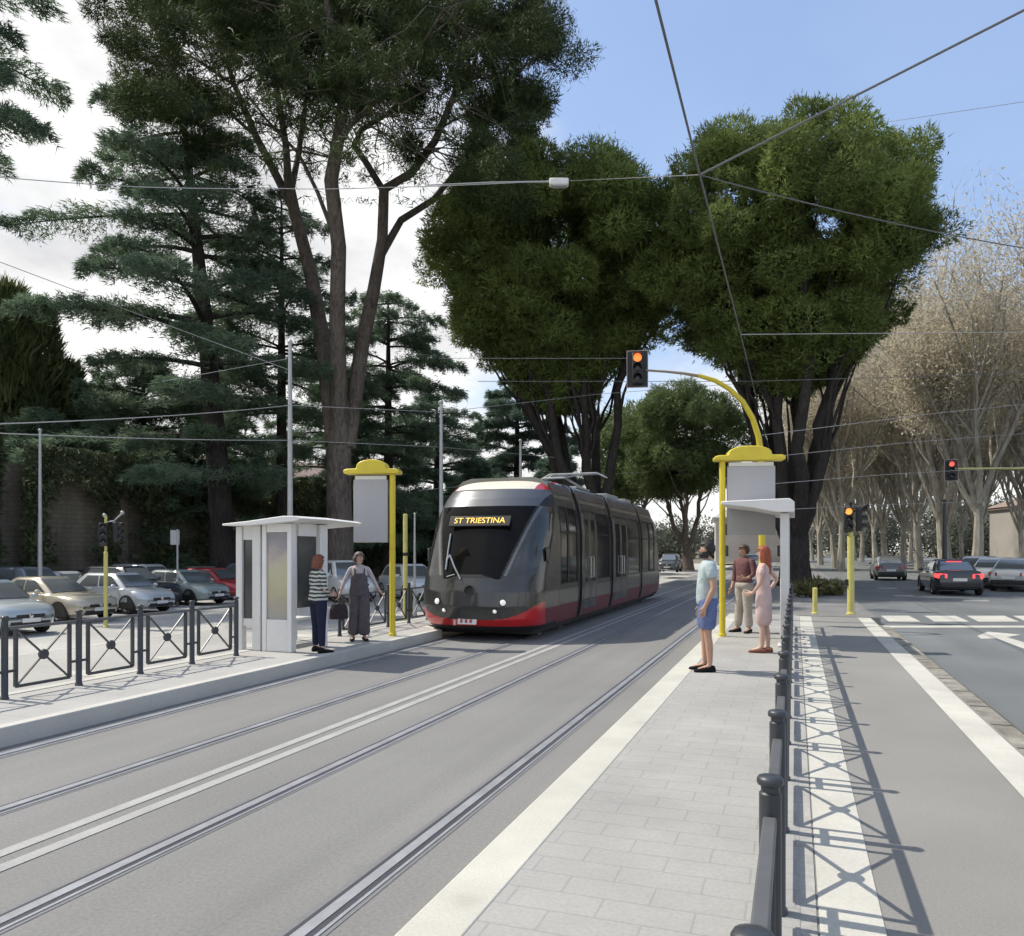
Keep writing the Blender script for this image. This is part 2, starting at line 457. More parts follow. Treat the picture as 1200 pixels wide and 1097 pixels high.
# double line between the two tracks
strip('road_marking', -4.505, -4.405, -6, 60, .0045, M_linew)
strip('road_marking', -4.30, -4.20, -6, 60, .0045, M_linew)

# rails
def rail(x, label):
    t = thing('tram_rail', label, 'tram rail', (x, 0, 0), group='grooved tram rails')
    q = MB(); q.sheet([(-.11,-6),(.11,-6),(.11,200),(-.11,200)], .003); q.build('sealing', M_seal, t)
    q = MB(); q.sheet([(-.075,-6),(-.045,-6),(-.045,200),(-.075,200)], .0055); q.build('joint', M_groove, t); q = MB(); q.sheet([(.025,-6),(.06,-6),(.06,200),(.025,200)], .0055); q.build('groove', M_groove, t)
    q = MB(); q.box((-.010, 97, .004), (.066, 206, .012)); q.build('rail_head', M_rail, t); q = MB(); q.box((.072, 97, .003), (.020, 206, .010)); q.build('rail_lip', M_rail, t)
rail(-2.18, 'grooved steel rail running beside the slabbed right platform edge')
rail(-3.63, 'grooved steel rail just right of the double white line')
rail(-5.20, 'dark grooved rail just left of the double white line')
rail(-6.60, 'dark grooved rail along the foot of the pale left platform edge')

# crossing, stop line and arrow on the road (they follow the crossing street, which is askew to the tracks)
def camg(u_px, d):     # point on the road at depth d under pixel column
    r = (u_px-600)/FPX*d
    return (r*CS - d*SN, r*SN + d*CS)
q = MB()
for x0, x1 in ((1036,1069),(1084,1121),(1131,1175),(1182,1228),(1236,1284)):
    dx = (x0-1036)*.10
    q.sheet([camg(x0+6+dx,19.9), camg(x1+10+dx,19.9), camg(x1-4+dx*.6,21.7), camg(x0-4+dx*.6,21.7)], .0042)
structure(q.build('zebra_crossing', M_line))
q = MB(); q.sheet([camg(1038,18.35), camg(1400,18.35), camg(1400,18.85), camg(1034,18.85)], .0042)
structure(q.build('stop_line', M_line))
q = MB()
q.add([(*camg(a,CAMZ*FPX/(b-HZ)), .0042) for a,b in ((1145,745.5),(1158,740.5),(1197,744),(1180,747),(1215,757.5),(1200,760.5),(1168,748.5),(1150,748.8))], [tuple(range(8))])
structure(q.build('turn_arrow', M_line))
q = MB()
for a, b, w in ((1165,684,26),(1050,699,22),(1030,690,22),(1130,705,30),(1095,684,18)):
    d = CAMZ*FPX/(b-HZ); q.sheet([camg(a,d), camg(a+w,d), camg(a+w-3,d+.9), camg(a-3,d+.9)], .0042)
structure(q.build('lane_marking', M_linew))
# car park markings
q = MB()
for i in range(7):
    y = 8.6 + i*2.3
    q.sheet([(-10.2,y),(-13.0,y),(-13.0,y+.55),(-10.2,y+.55)], CPZ+.004)
structure(q.build('zebra_crossing', M_line))
q = MB()
for i in range(16):
    y = 9.2 + i*2.62
    q.sheet([(-21.6,y),(-26.5,y),(-26.5,y+.13),(-21.6,y+.13)], CPZ+.004)
q.sheet([(-16.2,4),(-16.0,4),(-16.0,60),(-16.2,60)], CPZ+.004)
structure(q.build('parking_marking', M_line))
# ================================================================== THE TRAM
M_dgrey = mat('tram_dark_grey', (0.04, 0.041, 0.039), rough=.22, metal=.1, noise=.2, nscale=2.5, coat=.6)
M_silver = mat('tram_silver', (0.20, 0.195, 0.178), rough=.25, metal=.8, noise=.12, nscale=1.2, coat=.3)
M_beige = mat('tram_warm_silver', (0.27, 0.25, 0.21), rough=.25, metal=.65, noise=.12, nscale=1.5)
M_red = mat('tram_red', (0.50, 0.012, 0.016), rough=.28, noise=.08, nscale=2, coat=.7)
M_red_shaded = mat('tram_red_shaded', (0.15, 0.014, 0.016), rough=.35, noise=.2, nscale=2, coat=.3)  # tram red darkened: the shade on the sides is put into the colour
M_tglass = mat('tram_glass', (0.006, 0.006, 0.006), rough=.05, spec=.14)
M_sglass = mat('tram_side_glass', (0.10, 0.10, 0.095), rough=.06, spec=1.0, metal=.75, noise=.35, nscale=1.1)
M_cream = mat('tram_cream_roof', (0.74, 0.69, 0.56), rough=.4, noise=.05)
M_black = mat('rubber_black', (0.018, 0.018, 0.019), rough=.7, noise=.2, nscale=6)
M_bellow = mat('bellows', (0.03, 0.03, 0.031), rough=.8, noise=.2)
M_fore = mat('tram_forehead', (0.13, 0.135, 0.145), rough=.3, metal=.4, coat=.2)
M_lampw = mat('headlamp_lit', (0.9, 0.9, 0.88), rough=.15, emit=(1, .97, .9), estr=.25)
M_amber = mat('amber_text', (0.8, 0.55, 0.1), emit=(1.0, .60, .10), estr=.8)
M_white = mat('white_plastic', (0.75, 0.74, 0.71), rough=.4, noise=.05)
M_bronze = mat('tram_bronze', (0.12, 0.095, 0.082), rough=.4, metal=.4, noise=.3, nscale=1.5)
M_steel = mat('galvanised_steel', (0.45, 0.46, 0.46), rough=.4, metal=.7, noise=.15, nscale=4)
M_seat = mat('seat_orange', (0.42, 0.17, 0.05), rough=.6)

_Wz = [(.18,1.20),(.35,1.26),(.6,1.295),(.95,1.31),(2.2,1.305),(2.6,1.27),(2.9,1.20),(3.1,1.13),(3.25,1.07),(3.34,.97),(3.40,.75),(3.42,.0)]
_Nz = [(.18,.42),(.30,.20),(.45,.07),(.7,.0),(1.0,.04),(1.3,.14),(1.7,.32),(2.2,.56),(2.6,.78),(2.9,.98),(3.08,1.15),(3.2,1.38),(3.3,1.75),(3.38,2.2)]
def interp(tab, z):
    return float(np.interp(z, [a for a, _ in tab], [b for _, b in tab]))
def Wz(z): return interp(_Wz, z)
def Nz(z): return interp(_Nz, z)

TRAM = thing('tram', 'dark grey and red articulated tram with lit amber destination display at the left platform', 'tram', (-6.05, 14.22, 0))

def front_patch(sign):
    zs = np.concatenate([np.linspace(.22, 3.08, 130), np.linspace(3.1, 3.38, 16)])
    ts = np.linspace(-math.pi/2, math.pi/2, 181)
    YE = 1.9
    ne = 2/2.7
    grid = []
    for z in zs:
        w, nn = Wz(z), Nz(z)
        row = []
        for t in ts:
            s_, c_ = math.sin(t), math.cos(t)
            x = w*math.copysign(abs(s_)**ne, s_)
            y = nn + 1.0*(1-abs(c_)**ne)
            row.append((x, y, z))
        row = [(-w, max(YE, nn+1.02), z)] + row + [(w, max(YE, nn+1.02), z)]
        grid.append(row)
    return grid, zs

def build_front(parent, flip=None, tail=False):
    grid, zs = front_patch(1)
    reg = {}
    H, Wn = len(grid), len(grid[0])
    idx = lambda i, j: i*Wn + j
    for i in range(H-1):
        for j in range(Wn-1):
            q = [grid[i][j], grid[i][j+1], grid[i+1][j+1], grid[i+1][j]]
            x = sum(p[0] for p in q)/4; y = sum(p[1] for p in q)/4; z = sum(p[2] for p in q)/4
            ax = abs(x); lat = y - Nz(z)
            v = .60 + (z-1.22)/1.5*.44            # half width of the windscreen
            if z < .30: k = 'skirt'
            elif z > 3.10: k = 'roof_cap' if ax < .90 else 'roof_edge'
            elif z < .44 + .34*(ax/1.3)**3.6 and lat < .93: k = 'bumper'
            elif lat > .93: k = 'skirt_side' if z < .64 else ('lower_band' if z < .98 else 'corner_pillar')
            elif z > 2.72 + .0*ax: k = 'forehead' if ax < v+.03 else 'corner_pillar' if ax > v+.3 else 'side_trim_dark'
            elif z > 1.24 + .10*(1-(ax/.5)**2 if ax < .5 else 0) and ax < v: k = 'windscreen'
            elif z > 1.30 and v+.045 < ax < v+.10: k = 'silver_trim'
            elif z > 1.45 + .25*max(0, lat-.3) and ax > v+.13: k = 'cab_side_window'
            elif z > 1.26 and ax < v+.045: k = 'side_trim_dark'
            else: k = 'nose_mask'
            
            reg.setdefault((k, 0 if k in ('skirt','roof_cap','bumper','forehead','windscreen','nose_mask') else (1 if x > 0 else -1)), []).append((idx(i,j), idx(i,j+1), idx(i+1,j+1), idx(i+1,j)))
    mats = dict(skirt=M_black, roof_cap=M_cream, roof_edge=M_red, bumper=M_red, skirt_side=M_red_shaded, lower_band=M_beige, corner_pillar=M_silver,
                forehead=M_fore, side_trim_dark=M_black, windscreen=M_tglass, silver_trim=M_silver, cab_side_window=M_sglass, nose_mask=M_dgrey)
    allv = [p for r in grid for p in r]
    for (k, _sd), faces in reg.items():
        used = sorted({i for f in faces for i in f}); mp = {a: b for b, a in enumerate(used)}
        vs = [allv[i] for i in used]
        if flip is not None: vs = [(-x, flip - y, z) for x, y, z in vs]
        me = bpy.data.meshes.new(k); me.from_pydata(vs, [], [tuple(mp[i] for i in f) for f in faces]); me.update()
        m = mats[k]
        if tail: m = {'bumper': M_red_shaded, 'roof_cap': M_beige, 'roof_edge': M_bronze}.get(k, m)
        link_mesh(k, me, m, parent, smooth=True)

build_front(TRAM)
LEN = 15.9            # nose to tail
build_front(TRAM, flip=LEN, tail=True)

# modules between the two ends
def profile(z0, z1, n=6, out=0.0):
    return [(Wz(z)+out, z) for z in np.linspace(z0, z1, n)]
def side_strip(q, z0, z1, y0, y1, out, side, n=6, thick=.02):
    pr = profile(z0, z1, n, out)
    r0 = [(side*w, y0, z) for w, z in pr] + [(side*(w-thick), y0, z) for w, z in reversed(pr)]
    r1 = [(x, y1, z) for x, _, z in r0]
    q.loft([r0, r1])
def arch(q, y0, y1, z0, inset=0.0):
    zs = [z for z in (.3,.6,.95,1.6,2.2,2.6,2.9,3.1,3.25,3.34,3.40) if z >= z0]
    pts = [(Wz(z)-inset, z) for z in zs]
    ring = [(w, z) for w, z in pts] + [(-w, z) for w, z in reversed(pts)]
    q.loft([[(x, y0, z) for x, z in ring], [(x, y1, z) for x, z in ring]])

MODS = [(1.9, 3.50), (3.80, 6.85), (7.15, 11.25), (11.55, LEN-1.9)]
WIN = [  # windows (y0,y1) and doors (y0,y1) per module
    dict(win=[(2.02,2.62),(2.68,3.42)], door=[]),
    dict(win=[(5.35,6.77)], door=[(3.98,5.25)]),
    dict(win=[(9.25,11.15)], door=[(7.4,9.15)]),
    dict(win=[(11.65,12.9),(12.98,13.9)], door=[]),
]
for (y0, y1), wd in zip(MODS, WIN):
    q = MB(); arch(q, y0, y1, .30, .035); q.build('body_shell', M_silver, TRAM, smooth=True)
    for side in (1, -1):
        q = MB(); side_strip(q, .26, .64, y0, y1, 0, side); q.build('side_skirt', M_red_shaded, TRAM, smooth=True)
        q = MB(); side_strip(q, .645, .98, y0, y1, .004, side); q.build('lower_band', M_beige, TRAM, smooth=True)
        q = MB(); side_strip(q, .985, 1.08, y0, y1, 0, side)
        # pillars and header around the glazing
        op = sorted(wd['win'] + wd['door']); cur = y0
        for a, b in op:
            if a - cur > .01: side_strip(q, 1.08, 2.78, cur, a, 0, side)
            cur = b
        if y1 - cur > .01: side_strip(q, 1.08, 2.78, cur, y1, 0, side)
        side_strip(q, 2.78, 2.92, y0, y1, 0, side)
        q.build('side_panel', M_silver, TRAM, smooth=True)
        q = MB(); side_strip(q, 2.925, 3.03, y0, y1, .008, side); q.build('gutter_band', M_beige, TRAM, smooth=True)
        q = MB(); side_strip(q, 3.04, 3.27, y0, y1, .01, side); q.build('roof_edge', M_bronze, TRAM, smooth=True)
        for a, b in wd['win']:
            w = MB(); side_strip(w, 1.10, 2.76, a+.03, b-.03, -.012, side, n=8); wo = w.build('window', M_sglass, TRAM, smooth=True)
            fr = MB(); side_strip(fr, 2.20, 2.225, a+.03, b-.03, -.006, side, n=2)
            fr.build('window_bar', M_black, wo)
            fr = MB()
            side_strip(fr, 1.08, 1.105, a, b, .004, side, 2); side_strip(fr, 2.755, 2.78, a, b, .004, side, 2)
            side_strip(fr, 1.105, 2.755, a, a+.03, .004, side, 8); side_strip(fr, 1.105, 2.755, b-.03, b, .004, side, 8)
            fr.build('window_frame', M_black, wo)
        for a, b in wd['door']:
            mid = (a+b)/2
            for (p, r) in ((a, mid-.012), (mid+.012, b)):
                d = MB()
                side_strip(d, .42, 2.70, p, p+.07, .012, side, 10); side_strip(d, .42, 2.70, r-.07, r, .012, side, 10)
                side_strip(d, .42, .62, p+.07, r-.07, .012, side, 3); side_strip(d, 2.56, 2.70, p+.07, r-.07, .012, side, 3)
                do = d.build('door', M_silver, TRAM, smooth=True)
                w = MB(); side_strip(w, .62, 2.56, p+.07, r-.07, .0, side, 10); w.build('pane', M_sglass, do, smooth=True)
                h = MB(); hx = side*(1.31+.05); yy = r-.13 if p == a else p+.13
                h.tube([(hx-side*.05, yy, 1.15),(hx, yy, 1.15),(hx, yy, 1.65),(hx-side*.05, yy, 1.65)], .014, 6); h.build('handle', M_steel, do)
# bellows between modules
for (a, b) in zip(MODS[:-1], MODS[1:]):
    q = MB()
    y = a[1]; n = 6; st = (b[0]-a[1])/n
    for i in range(n):
        arch(q, y+i*st+.004, y+(i+.55)*st, .34, .045); arch(q, y+(i+.55)*st, y+(i+1)*st-.004, .34, .085)
    q.build('bellows', M_bellow, TRAM)
    q = MB(); arch(q, a[1]-.035, a[1]+.03, .30, -.012); arch(q, b[0]-.03, b[0]+.035, .30, -.012); q.build('joint_frame', M_dgrey, TRAM, smooth=True)
# hoop of red-bronze over each joint on the roof
for (a, b) in zip(MODS[:-1], MODS[1:]):
    q = MB()
    pts = [(Wz(z)+.012, z) for z in (2.75,2.9,3.1,3.25,3.34,3.40)]
    ring = [(w, z) for w, z in pts] + [(-w, z) for w, z in reversed(pts)]
    inner = [(x*.96, z-.03) for x, z in ring]
    for yy0, yy1 in ((a[1]-.16, a[1]-.04), (b[0]+.04, b[0]+.16)):
        o0 = [(x, yy0, z) for x, z in ring] + [(x, yy0, z) for x, z in reversed(inner)]
        q.loft([o0, [(x, yy1, z) for x, _, z in o0]])
    q.build('roof_hoop', M_bronze, TRAM)
# roof boxes
for y, l in ((10.2, 1.6), (12.6, 1.0)):
    q = MB(); q.box((0, y, 3.47), (1.25, l, .18)); q.build('roof_equipment', mat('roof_grey', (.33,.32,.30), rough=.6, noise=.15), TRAM, bevel=.03)
# under floor
q = MB(); q.box((0, LEN/2, .25), (2.2, LEN-1.6, .3)); q.build('underframe', M_black, TRAM, bevel=.03)
for y in (2.6, 9.2, 13.1):
    b = MB(); b.box((0, y, .3), (1.9, 2.2, .2)); bo = b.build('bogie', M_black, TRAM)
    for sx in (-.72, .72):
        for dy in (-.8, .8):
            w = MB(); w.lathe([(.0,-.07),(.27,-.07),(.30,-.05),(.30,.02),(.33,.03),(.33,.07),(.0,.07)], (sx+.11, y+dy, .335), 24, Matrix.Rotation(R(90), 3, 'Y'))
            w.build('wheel', M_steel, bo, smooth=True)

def nose_at(x, z, out=.004):
    w = Wz(z); e = 2.7
    y = Nz(z) + 1.0*(1-(1-abs(x/w)**e)**(1/e))
    return Vector((x, y-out, z))
def nose_n(x, z):
    d = .01
    a = nose_at(x+d, z) - nose_at(x-d, z); b = nose_at(x, z+d) - nose_at(x, z-d)
    return a.cross(b).normalized()
for sx in (-1, 1):
    for x, z, r in ((.70, .79, .062), (.54, .62, .042)):
        c = nose_at(sx*x, z, 0); n = nose_n(sx*x, z)
        if n.y > 0: n = -n
        Mx = n.to_track_quat('Z', 'Y').to_matrix()
        q = MB(); q.lathe([(r*1.22,-.01),(r*1.22,.012),(r*1.05,.02),(r*1.0,.012)], c, 20, Mx); h = q.build('headlight', M_black, TRAM, smooth=True)
        q = MB(); q.lathe([(r,.006),(r*.9,.022),(r*.5,.034),(.003,.038)], c, 20, Mx); q.build('lens', M_lampw, h, smooth=True)
# number plate
q = MB(); q.box((0, -.0, 0), (.40, .02, .13)); p = q.build('number_plate', M_white, TRAM, bevel=.006)
p.location = nose_at(-.05, .41, .03); p.rotation_euler = (R(-12), 0, 0)
q = MB()
for i in range(3):
    q.box((-.12+i*.1, -.012, .0), (.05, .004, .07))
q.build('plate_marks', mat('plate_red', (.42,.06,.05), rough=.5), p)
# wipers
q = MB()
def onglass(x, z): return nose_at(x, z, .035)
q.tube([onglass(-.62,2.15), onglass(-.60,1.8), onglass(-.57,1.42)], .016, 6)
q.tube([onglass(-.54,1.72), onglass(-.36,1.45), onglass(-.20,1.24)], .017, 6)
q.tube([onglass(-.60,1.60), onglass(-.54,1.72)], .012, 6)
q.build('wiper', M_steel, TRAM)
q = MB(); q.tube([onglass(-.52,1.28), onglass(-.34,1.33)], .012, 6); q.build('wiper_base', M_steel, TRAM)
# small badge ring on the nose mask
q = MB(); c = nose_at(0, 1.02, .0); n = nose_n(0, 1.02); n = -n if n.y > 0 else n
q.lathe([(.11,0),(.12,.012),(.095,.014),(.09,0)], c, 24, n.to_track_quat('Z','Y').to_matrix()); q.build('nose_badge', M_black, TRAM, smooth=True)
# destination display
def text_mesh(body, size, m, name, parent, loc, rot, align='CENTER', ext=.004):
    cu = bpy.data.curves.new(name, 'FONT'); cu.body = body; cu.size = size; cu.align_x = align; cu.align_y = 'CENTER'; cu.extrude = ext
    o = bpy.data.objects.new(name, cu); COL.objects.link(o)
    dg = bpy.context.evaluated_depsgraph_get()
    me = bpy.data.meshes.new_from_object(o.evaluated_get(dg))
    bpy.data.objects.remove(o)
    r = link_mesh(name, me, m, parent); r.location = loc; r.rotation_euler = rot
    return r
zt = 2.40; tilt = math.atan2(Nz(2.55)-Nz(2.25), .30)
c = nose_at(0, zt, .05)
q = MB(); q.box((0,0,0), (1.34, .05, .24)); dsp = q.build('destination_display', mat('display_black', (.012,.011,.010), rough=.35), TRAM, bevel=.01)
dsp.location = (0, c.y, zt); dsp.rotation_euler = (-tilt, 0, 0)
text_mesh('ST TRIESTINA', .185, M_amber, 'lettering', dsp, (0, -.03, 0), (R(90), 0, 0), ext=.003)
# mirrors / camera pods beside the cab
for sx in (-1, 1):
    q = MB(); q.box((sx*1.33, 1.02, 1.72), (.05, .10, .26)); q.tube([(sx*1.26,1.05,1.86),(sx*1.33,1.02,1.86)], .015, 6)
    q.build('camera_pod', M_dgrey, TRAM, bevel=.015)
# pantograph
pg = MB()
pg.box((0, 7.0, 3.52), (1.0, 1.5, .05)); pg.box((.42,6.4,3.46),(.08,.08,.1)); pg.box((-.42,6.4,3.46),(.08,.08,.1)); pg.box((.42,7.6,3.46),(.08,.08,.1)); pg.box((-.42,7.6,3.46),(.08,.08,.1))
po = pg.build('pantograph', M_steel, TRAM)
q = MB(); q.tube([(-.4,7.6,3.55),(-.28,5.9,3.74)], .028); q.tube([(.4,7.6,3.55),(.28,5.9,3.74)], .028); q.tube([(-.28,5.9,3.74),(.28,5.9,3.74)], .03); q.build('lower_arm', M_steel, po)
q = MB(); q.tube([(-.26,5.9,3.74),(-.2,8.0,4.02)], .02); q.tube([(.26,5.9,3.74),(.2,8.0,4.02)], .02); q.build('upper_arm', M_steel, po)
q = MB(); q.tube([(-.95,8.0,3.90),(-.7,8.0,4.03),(.7,8.0,4.03),(.95,8.0,3.90)], .022); q.tube([(-.95,7.75,3.90),(-.7,7.75,4.03),(.7,7.75,4.03),(.95,7.75,3.90)], .022); q.build('contact_head', M_steel, po)
# dark interior: floor, and orange seat rows seen through the glazing of the photograph
# ================================================================== STREET FURNITURE
M_fence = mat('fence_slate', (0.038, 0.043, 0.05), rough=.42, noise=.12, nscale=5, coat=.15)
M_frail_sunlit = mat('fence_rail_sunlit', (0.105, 0.108, 0.112), rough=.45, noise=.12, nscale=5)  # fence slate lightened: sunlight on the rail top is put into its colour
M_yel = mat('yellow_paint', (0.66, 0.52, 0.035), rough=.42, noise=.08, nscale=4, coat=.1)
M_yel2 = mat('yellow_pale_paint', (0.55, 0.50, 0.16), rough=.5, noise=.12, nscale=5)
M_board = mat('board_grey', (0.40, 0.395, 0.40), rough=.55, noise=.03, nscale=2)
M_shel = mat('shelter_grey', (0.64, 0.635, 0.62), rough=.5, noise=.05, nscale=2)
M_shelw = mat('shelter_white', (0.74, 0.73, 0.71), rough=.5, noise=.05, nscale=2)
M_dglass = mat('shelter_glass', (0.045, 0.05, 0.052), rough=.08, spec=.6)
M_sig = mat('signal_black', (0.016, 0.017, 0.018), rough=.5, noise=.1)
M_pole = mat('pole_grey', (0.42, 0.43, 0.42), rough=.45, metal=.4, noise=.1, nscale=3)
M_poled = mat('pole_dark', (0.05, 0.055, 0.05), rough=.5, noise=.15, nscale=3)
M_wire = mat('wire', (0.16, 0.16, 0.16), rough=.5, metal=.3)
M_wirel = mat('wire_light', (0.38, 0.38, 0.38), rough=.5, metal=.3)

FH = .93
def post_mesh(lod=16):
    q = MB()
    q.lathe([(.044,0),(.044,.02),(.035,.03),(.035,.855),(.029,.860),(.029,.878),(.040,.883),(.042,.888),(.042,.900),(.037,.908),(.02,.913),(.003,.914)], (0,0,0), lod)
    return q
def fence(x, y0, nb, step, z, label, group, end_post=True):
    t = thing('railing', label, 'railing', (x, y0, z), group=group)
    pm = post_mesh().build('post', M_fence, None, smooth=True); pm.parent = t
    q = MB()
    a, b = .13, step-.13
    zt, zb = .755, .12
    for yy in (a, b): q.box((0, yy, (zt+zb)/2), (.035, .035, zt-zb))
    q.bar((0, a, zb), (0, b, zb), .032)
    q.bar((0, a+.015, zb+.015), (0, b-.015, zt-.015), .022, .016); q.bar((.002, b-.015, zb+.015), (.002, a+.015, zt-.015), .022, .018)
    q.lathe([(.001,-.022),(.055,-.022),(.06,-.012),(.06,.012),(.055,.022),(.001,.022)], (0, step/2, (zt+zb)/2), 16, Matrix.Rotation(R(90),3,'Y'))
    for yy0, yy1 in ((.03, a), (b, step-.03)):
        q.bar((0, yy0, .30), (0, yy1, .30), .028)
    pan = q.build('panel', M_fence, t)
    q = MB(); q.box((0, step/2, zt+.02), (.042, step-.08, .034)); rl = q.build('top_rail', M_frail_sunlit, t, bevel=.006)
    for i in range(nb + (1 if end_post else 0)):
        if i:
            c = pm.copy(); COL.objects.link(c); c.parent = t; c.location = (0, i*step, 0)
        if i and i < nb:
            for src in (pan, rl):
                c = src.copy(); COL.objects.link(c); c.parent = t; c.location = (0, i*step, 0)
    return t
fence(-.075, 1.55-2*1.09, 17, 1.09, PZ, 'long dark railing with crossed panels along the back of the right platform', 'dark platform railings')
fence(-8.13, 6.19-.945*2, 6, .945, PZ, 'dark railing with crossed panels in front of the parked cars, left of the shelter', 'dark platform railings')
fence(-8.13, 12.9, 15, .945, PZ, 'dark railing behind the left platform between the shelter and the tram', 'dark platform railings')

# ---------------------------------------------------------------- stop signs (yellow post, blank grey board, yellow domed cap)
def stop_sign(loc, label, bw, bh, z0, post_x, side, rz):
    """board spans x from post to post+side*bw"""
    t = thing('stop_sign', label, 'stop sign', loc, rz, 'yellow capped tram stop signs')
    ztop = z0 + bh
    q = MB(); q.lathe([(.075,0),(.075,.05),(.058,.06),(.058,ztop+.10),(.0585,ztop+.12)], (0,0,0), 16); q.build('post', M_yel, t, smooth=True)
    x0, x1 = sorted((side*.085, side*(.085+bw)))
    q = MB(); q.box(((x0+x1)/2, 0, z0+bh/2), (bw, .09, bh)); bo = q.build('board', M_board, t, bevel=.012)
    q = MB(); q.box(((x0+x1)/2, 0, ztop+.035), (bw-.06, .07, .07)); q.build('light_box', M_shelw, t)
    c = (x0+x1)/2 - side*.04; hw = bw/2+.10+.06
    prof = [(-hw-.04,0),(hw+.04,0),(hw+.05,.07),(hw-.02,.095)]
    for k in range(13):
        a = math.pi*k/12
        prof.append(((hw-.20)*math.cos(a), .10+.17*max(0, math.sin(a))**.7))
    prof.append((-hw+.02,.095)); prof.append((-hw-.05,.07))
    q = MB(); q.prism([(c+x, ztop+.10+z) for x, z in prof], -.17, .17); cp = q.build('cap', M_yel, t, bevel=.02)
    q = MB()
    for xx in (-.5, 0, .5): q.lathe([(.022,0),(.018,.03),(.003,.035)], (c+xx*hw, -.0, ztop+.10+.27-.03), 8)
    return t
stop_sign((-7.22, 13.3, PZ), 'yellow stop sign with blank grey board, near the two women on the left platform', .66, 1.2, 1.78, 0, -1, R(16))
stop_sign((-1.30, 15.35, PZ), 'taller yellow stop sign with wide blank grey board on the right platform', .88, 1.30, 1.92, 0, 1, R(13))

# ---------------------------------------------------------------- shelters
def right_shelter():
    t = thing('tram_shelter', 'pale grey cantilever shelter on the right platform beside the dark railing', 'tram shelter', (-.17, 14.1, PZ), group='pale tram shelters')
    for y in (0, 2.0):
        q = MB(); q.box((0, y, 1.13), (.14, .24, 2.26)); q.box((0, y, .02), (.22, .34, .04)); q.build('post', M_shel, t, bevel=.012)
    q = MB()
    q.prism([(.16,2.27),(.16,2.44),(.08,2.50),(-1.02,2.47),(-1.03,2.42),(-.55,2.36),(-.12,2.27)], -.25, 2.35)
    q.build('roof', M_shelw, t, bevel=.012)
    q = MB(); q.box((.035, 1.0, 1.35), (.02, 1.66, 1.6)); gl = q.build('glass_back', mat('clear_glass', (.75,.8,.78), rough=.03, trans=.92, spec=.4), t)
    q = MB(); q.box((.035, 1.0, .535), (.04, 1.74, .03)); q.box((.035, 1.0, 2.165), (.04, 1.74, .03)); q.build('glass_rail', M_shel, t)
    return t
right_shelter()

